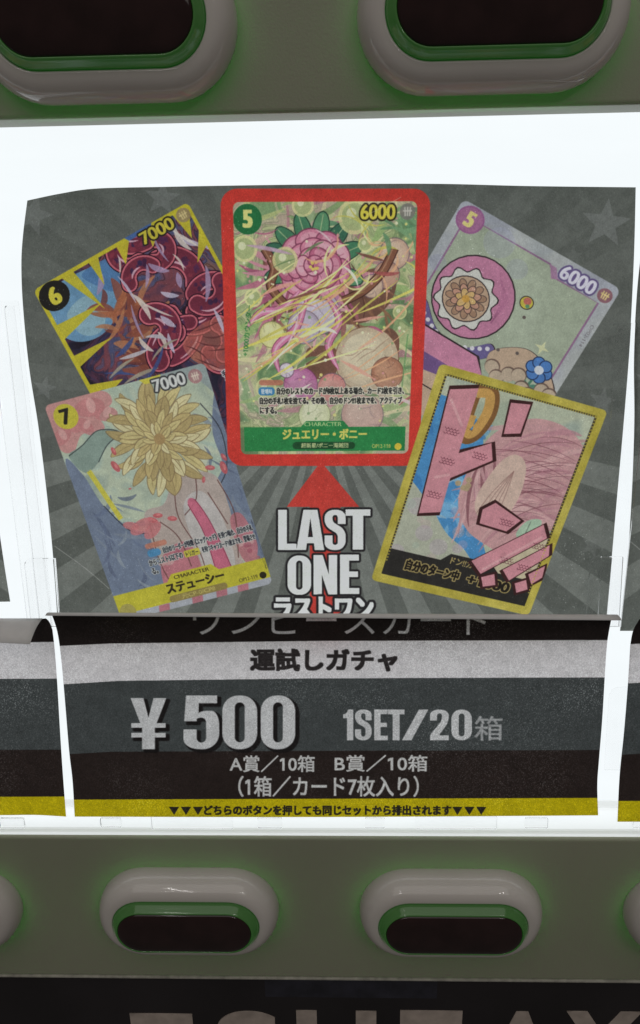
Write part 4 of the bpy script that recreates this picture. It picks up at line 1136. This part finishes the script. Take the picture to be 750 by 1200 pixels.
# black lower front with vinyl letters, standing back a little behind the panel's lip
bm = bmesh.new(); bm_box(bm, XL, XR, 0.004, 0.05, -0.35, -0.0585, 0, 0, 0.001)
front = adopt(bm_obj('lower_front', bm, M_BLACK))
FRONT = Plane(0.004, -0.09, 0.0)
M_TAPE = noisy(mat('old_clear_tape', (0.022, 0.022, 0.034), 0.12, 0.6), 90, 0.4, 0.3, 220)
q0, q1 = FRONT.pt(311, 1168), FRONT.pt(513, 1140)
bm = bmesh.new(); bm_box(bm, q0[0], q1[0], 0.00385, 0.0042, q0[2], -0.0590, 0, 0, 0.0001, 1)
bm_obj('clear_tape', bm, M_TAPE, front)
bm = bmesh.new(); bm_box(bm, XL, XR, -0.0007, 0.004, -0.0583, -0.0568, 0, 0, 0.0004, 2)
adopt(bm_obj('panel_lip', bm, M_LIP))
def letter(ch, x0, x1, ytop):
    e = glyphs(ch); lo = e.reshape(-1, 2).min(0); hi = e.reshape(-1, 2).max(0)
    c = bpy.data.curves.new('letter', 'FONT'); c.body = ch; c.size = 1; c.extrude = 0.006; c.offset = 0.035
    t = bpy.data.objects.new('letter', c); COL.objects.link(t); bpy.context.view_layer.update()
    me = bpy.data.meshes.new_from_object(t.evaluated_get(bpy.context.evaluated_depsgraph_get()))
    bpy.data.objects.remove(t)
    v = np.array([q.co[:] for q in me.vertices]); l0, h0 = v.min(0), v.max(0)
    p0, p1 = FRONT.pt(x0, ytop), FRONT.pt(x1, ytop)
    sx = (p1[0] - p0[0]) / (h0[0] - l0[0]); sz = 0.062 / (h0[1] - l0[1])
    for q, w_ in zip(me.vertices, v):
        q.co = (p0[0] + (w_[0] - l0[0]) * sx, 0.0037 - w_[2] * 0.05, p0[2] - (h0[1] - w_[1]) * sz)
    me.materials.clear(); me.materials.append(M_LETTER)
    o = bpy.data.objects.new('letter', me); COL.objects.link(o); o.parent = front
for ch, x0, x1, yt in (('T', 152, 225, 1187), ('S', 252, 326, 1184), ('U', 347, 441, 1183.5), ('T', 469, 542, 1183.5), ('A', 566, 660, 1184.5), ('Y', 664, 752, 1184.5), ('A', 760, 850, 1184.5), ('U', -50, -2, 1187)):
    if ch == 'U' and x0 < 0: continue
    letter(ch, x0, x1, yt)

# buttons: a domed housing, a green translucent collar, a smoked face and the LED strip under the rim
HL = 0.0243
def stadium(rr, y, n=20, hl=HL, zoff=0.0):
    pts = []
    for k in range(n + 1):
        a = -math.pi / 2 + math.pi * k / n
        pts.append((hl + rr * math.cos(a), y, zoff + rr * math.sin(a)))
    for k in range(n + 1):
        a = math.pi / 2 + math.pi * k / n
        pts.append((-hl + rr * math.cos(a), y, zoff + rr * math.sin(a)))
    return pts
def loft(name, prof, m, parent, cap=False, n=20):
    verts = []; faces = []; N = 2 * (n + 1)
    for r_, y in prof: verts += stadium(r_, y, n)
    for j in range(len(prof) - 1):
        for i in range(N):
            faces.append((j * N + i, j * N + (i + 1) % N, (j + 1) * N + (i + 1) % N, (j + 1) * N + i))
    if cap: faces.append(tuple((len(prof) - 1) * N + i for i in range(N)))
    o = mesh_obj(name, verts, faces, m, parent, True)
    b = bmesh.new(); b.from_mesh(o.data); bmesh.ops.recalc_face_normals(b, faces=b.faces[:]); b.to_mesh(o.data); b.free()
    return o
dome = [(0.0262, 0.001), (0.0272, 0.0005), (0.0279, -0.0008)]
for k in range(15):
    a = math.pi / 2 * k / 14
    dome.append((0.0186 + 0.0094 * math.cos(a) ** 0.9, -0.0026 - 0.0134 * math.sin(a) ** 1.05))
dome += [(0.0180, -0.0160), (0.0176, -0.0156), (0.0175, -0.0110)]
hs = loft('button_housing', dome, M_HOUSING, None)
col_ = [(0.0173, -0.0110), (0.0173, -0.0158), (0.0171, -0.0168), (0.0166, -0.0176), (0.0158, -0.0186), (0.0150, -0.0198), (0.0145, -0.0206), (0.0140, -0.0209), (0.0136, -0.0207), (0.0135, -0.0198)]
rim = loft('light_rim', col_, M_GREEN, hs)
face = [(0.0135, -0.0198), (0.0133, -0.0208), (0.0126, -0.0213), (0.0105, -0.0216), (0.008, -0.0218), (0.004, -0.02195), (0.0005, -0.0220)]
fc_ = loft('push_face', face, M_FACE, hs, True)
led = loft('led_ring', [(0.0270, 0.0058), (0.0290, 0.0052), (0.0290, 0.0072), (0.0270, 0.0072), (0.0270, 0.0058)], M_LED, hs)
parts = [rim, fc_, led]
spots = [(-1, ZL), (0, ZL), (1, ZL), (2, ZL), (0, ZU), (1, ZU)]
for n_, (i, z) in enumerate(spots):
    h = hs if n_ == 0 else hs.copy()
    if n_:
        COL.objects.link(h)
        for p_ in parts:
            q = p_.copy(); COL.objects.link(q); q.parent = h
    h.location = (i * P, 0, z)
    adopt(h)

# clear acrylic dividers standing in the gaps between the posters
M_DIV = M_CLEAR
def divider(label, xs, y_top, y_bot, off, th=0.0022, rad=0.004):
    (xa, xb), (xc, xd) = xs                            # photo x at the top and at the foot
    q = [POSTER.pt(xa, y_top, off), POSTER.pt(xb, y_top, off), POSTER.pt(xd, y_bot, off), POSTER.pt(xc, y_bot, off)]
    bm = bmesh.new()
    fr = [bm.verts.new(v) for v in q]; bk = [bm.verts.new(v - POSTER.n * th) for v in q]
    bm.faces.new(fr); bm.faces.new(bk[::-1])
    for k in range(4): bm.faces.new([fr[k], bk[k], bk[(k + 1) % 4], fr[(k + 1) % 4]])
    bm.edges.ensure_lookup_table()
    ups = [e for e in bm.edges if (e.verts[0] in fr[:2] and e.verts[1] in bk[:2])]
    bmesh.ops.bevel(bm, geom=ups, offset=rad, segments=6, profile=0.5, affect='EDGES')
    bmesh.ops.bevel(bm, geom=[e for e in bm.edges if e.calc_face_angle(0) > 1.2], offset=0.0004, segments=2, profile=0.5, affect='EDGES')
    o = bm_obj('acrylic_divider', bm, M_DIV)
    return tag(o, label, 'divider', 'clear acrylic dividers')
divider('tall clear acrylic divider left of the LAST ONE poster', ((-16, 20), (32, 62)), 352, 735, 0.006)
divider('narrow clear acrylic rib beside the poster on the left', ((3, 14), (46, 60)), 358, 735, 0.0085, 0.003, 0.002)
divider('low clear acrylic tab in front of the tall divider on the left', ((27, 64), (36, 70)), 655, 735, 0.0095)
divider('tall clear acrylic divider right of the LAST ONE poster', ((724, 766), (700, 728)), 378, 735, 0.006)
divider('low clear acrylic tab overlapping the lower right corner of the LAST ONE poster', ((692.5, 731), (687, 726)), 653, 735, 0.0095)
divider('small clear acrylic tab between the price sheets on the right', ((715, 748), (709, 736)), 806, 903, -0.002, 0.0018, 0.006)
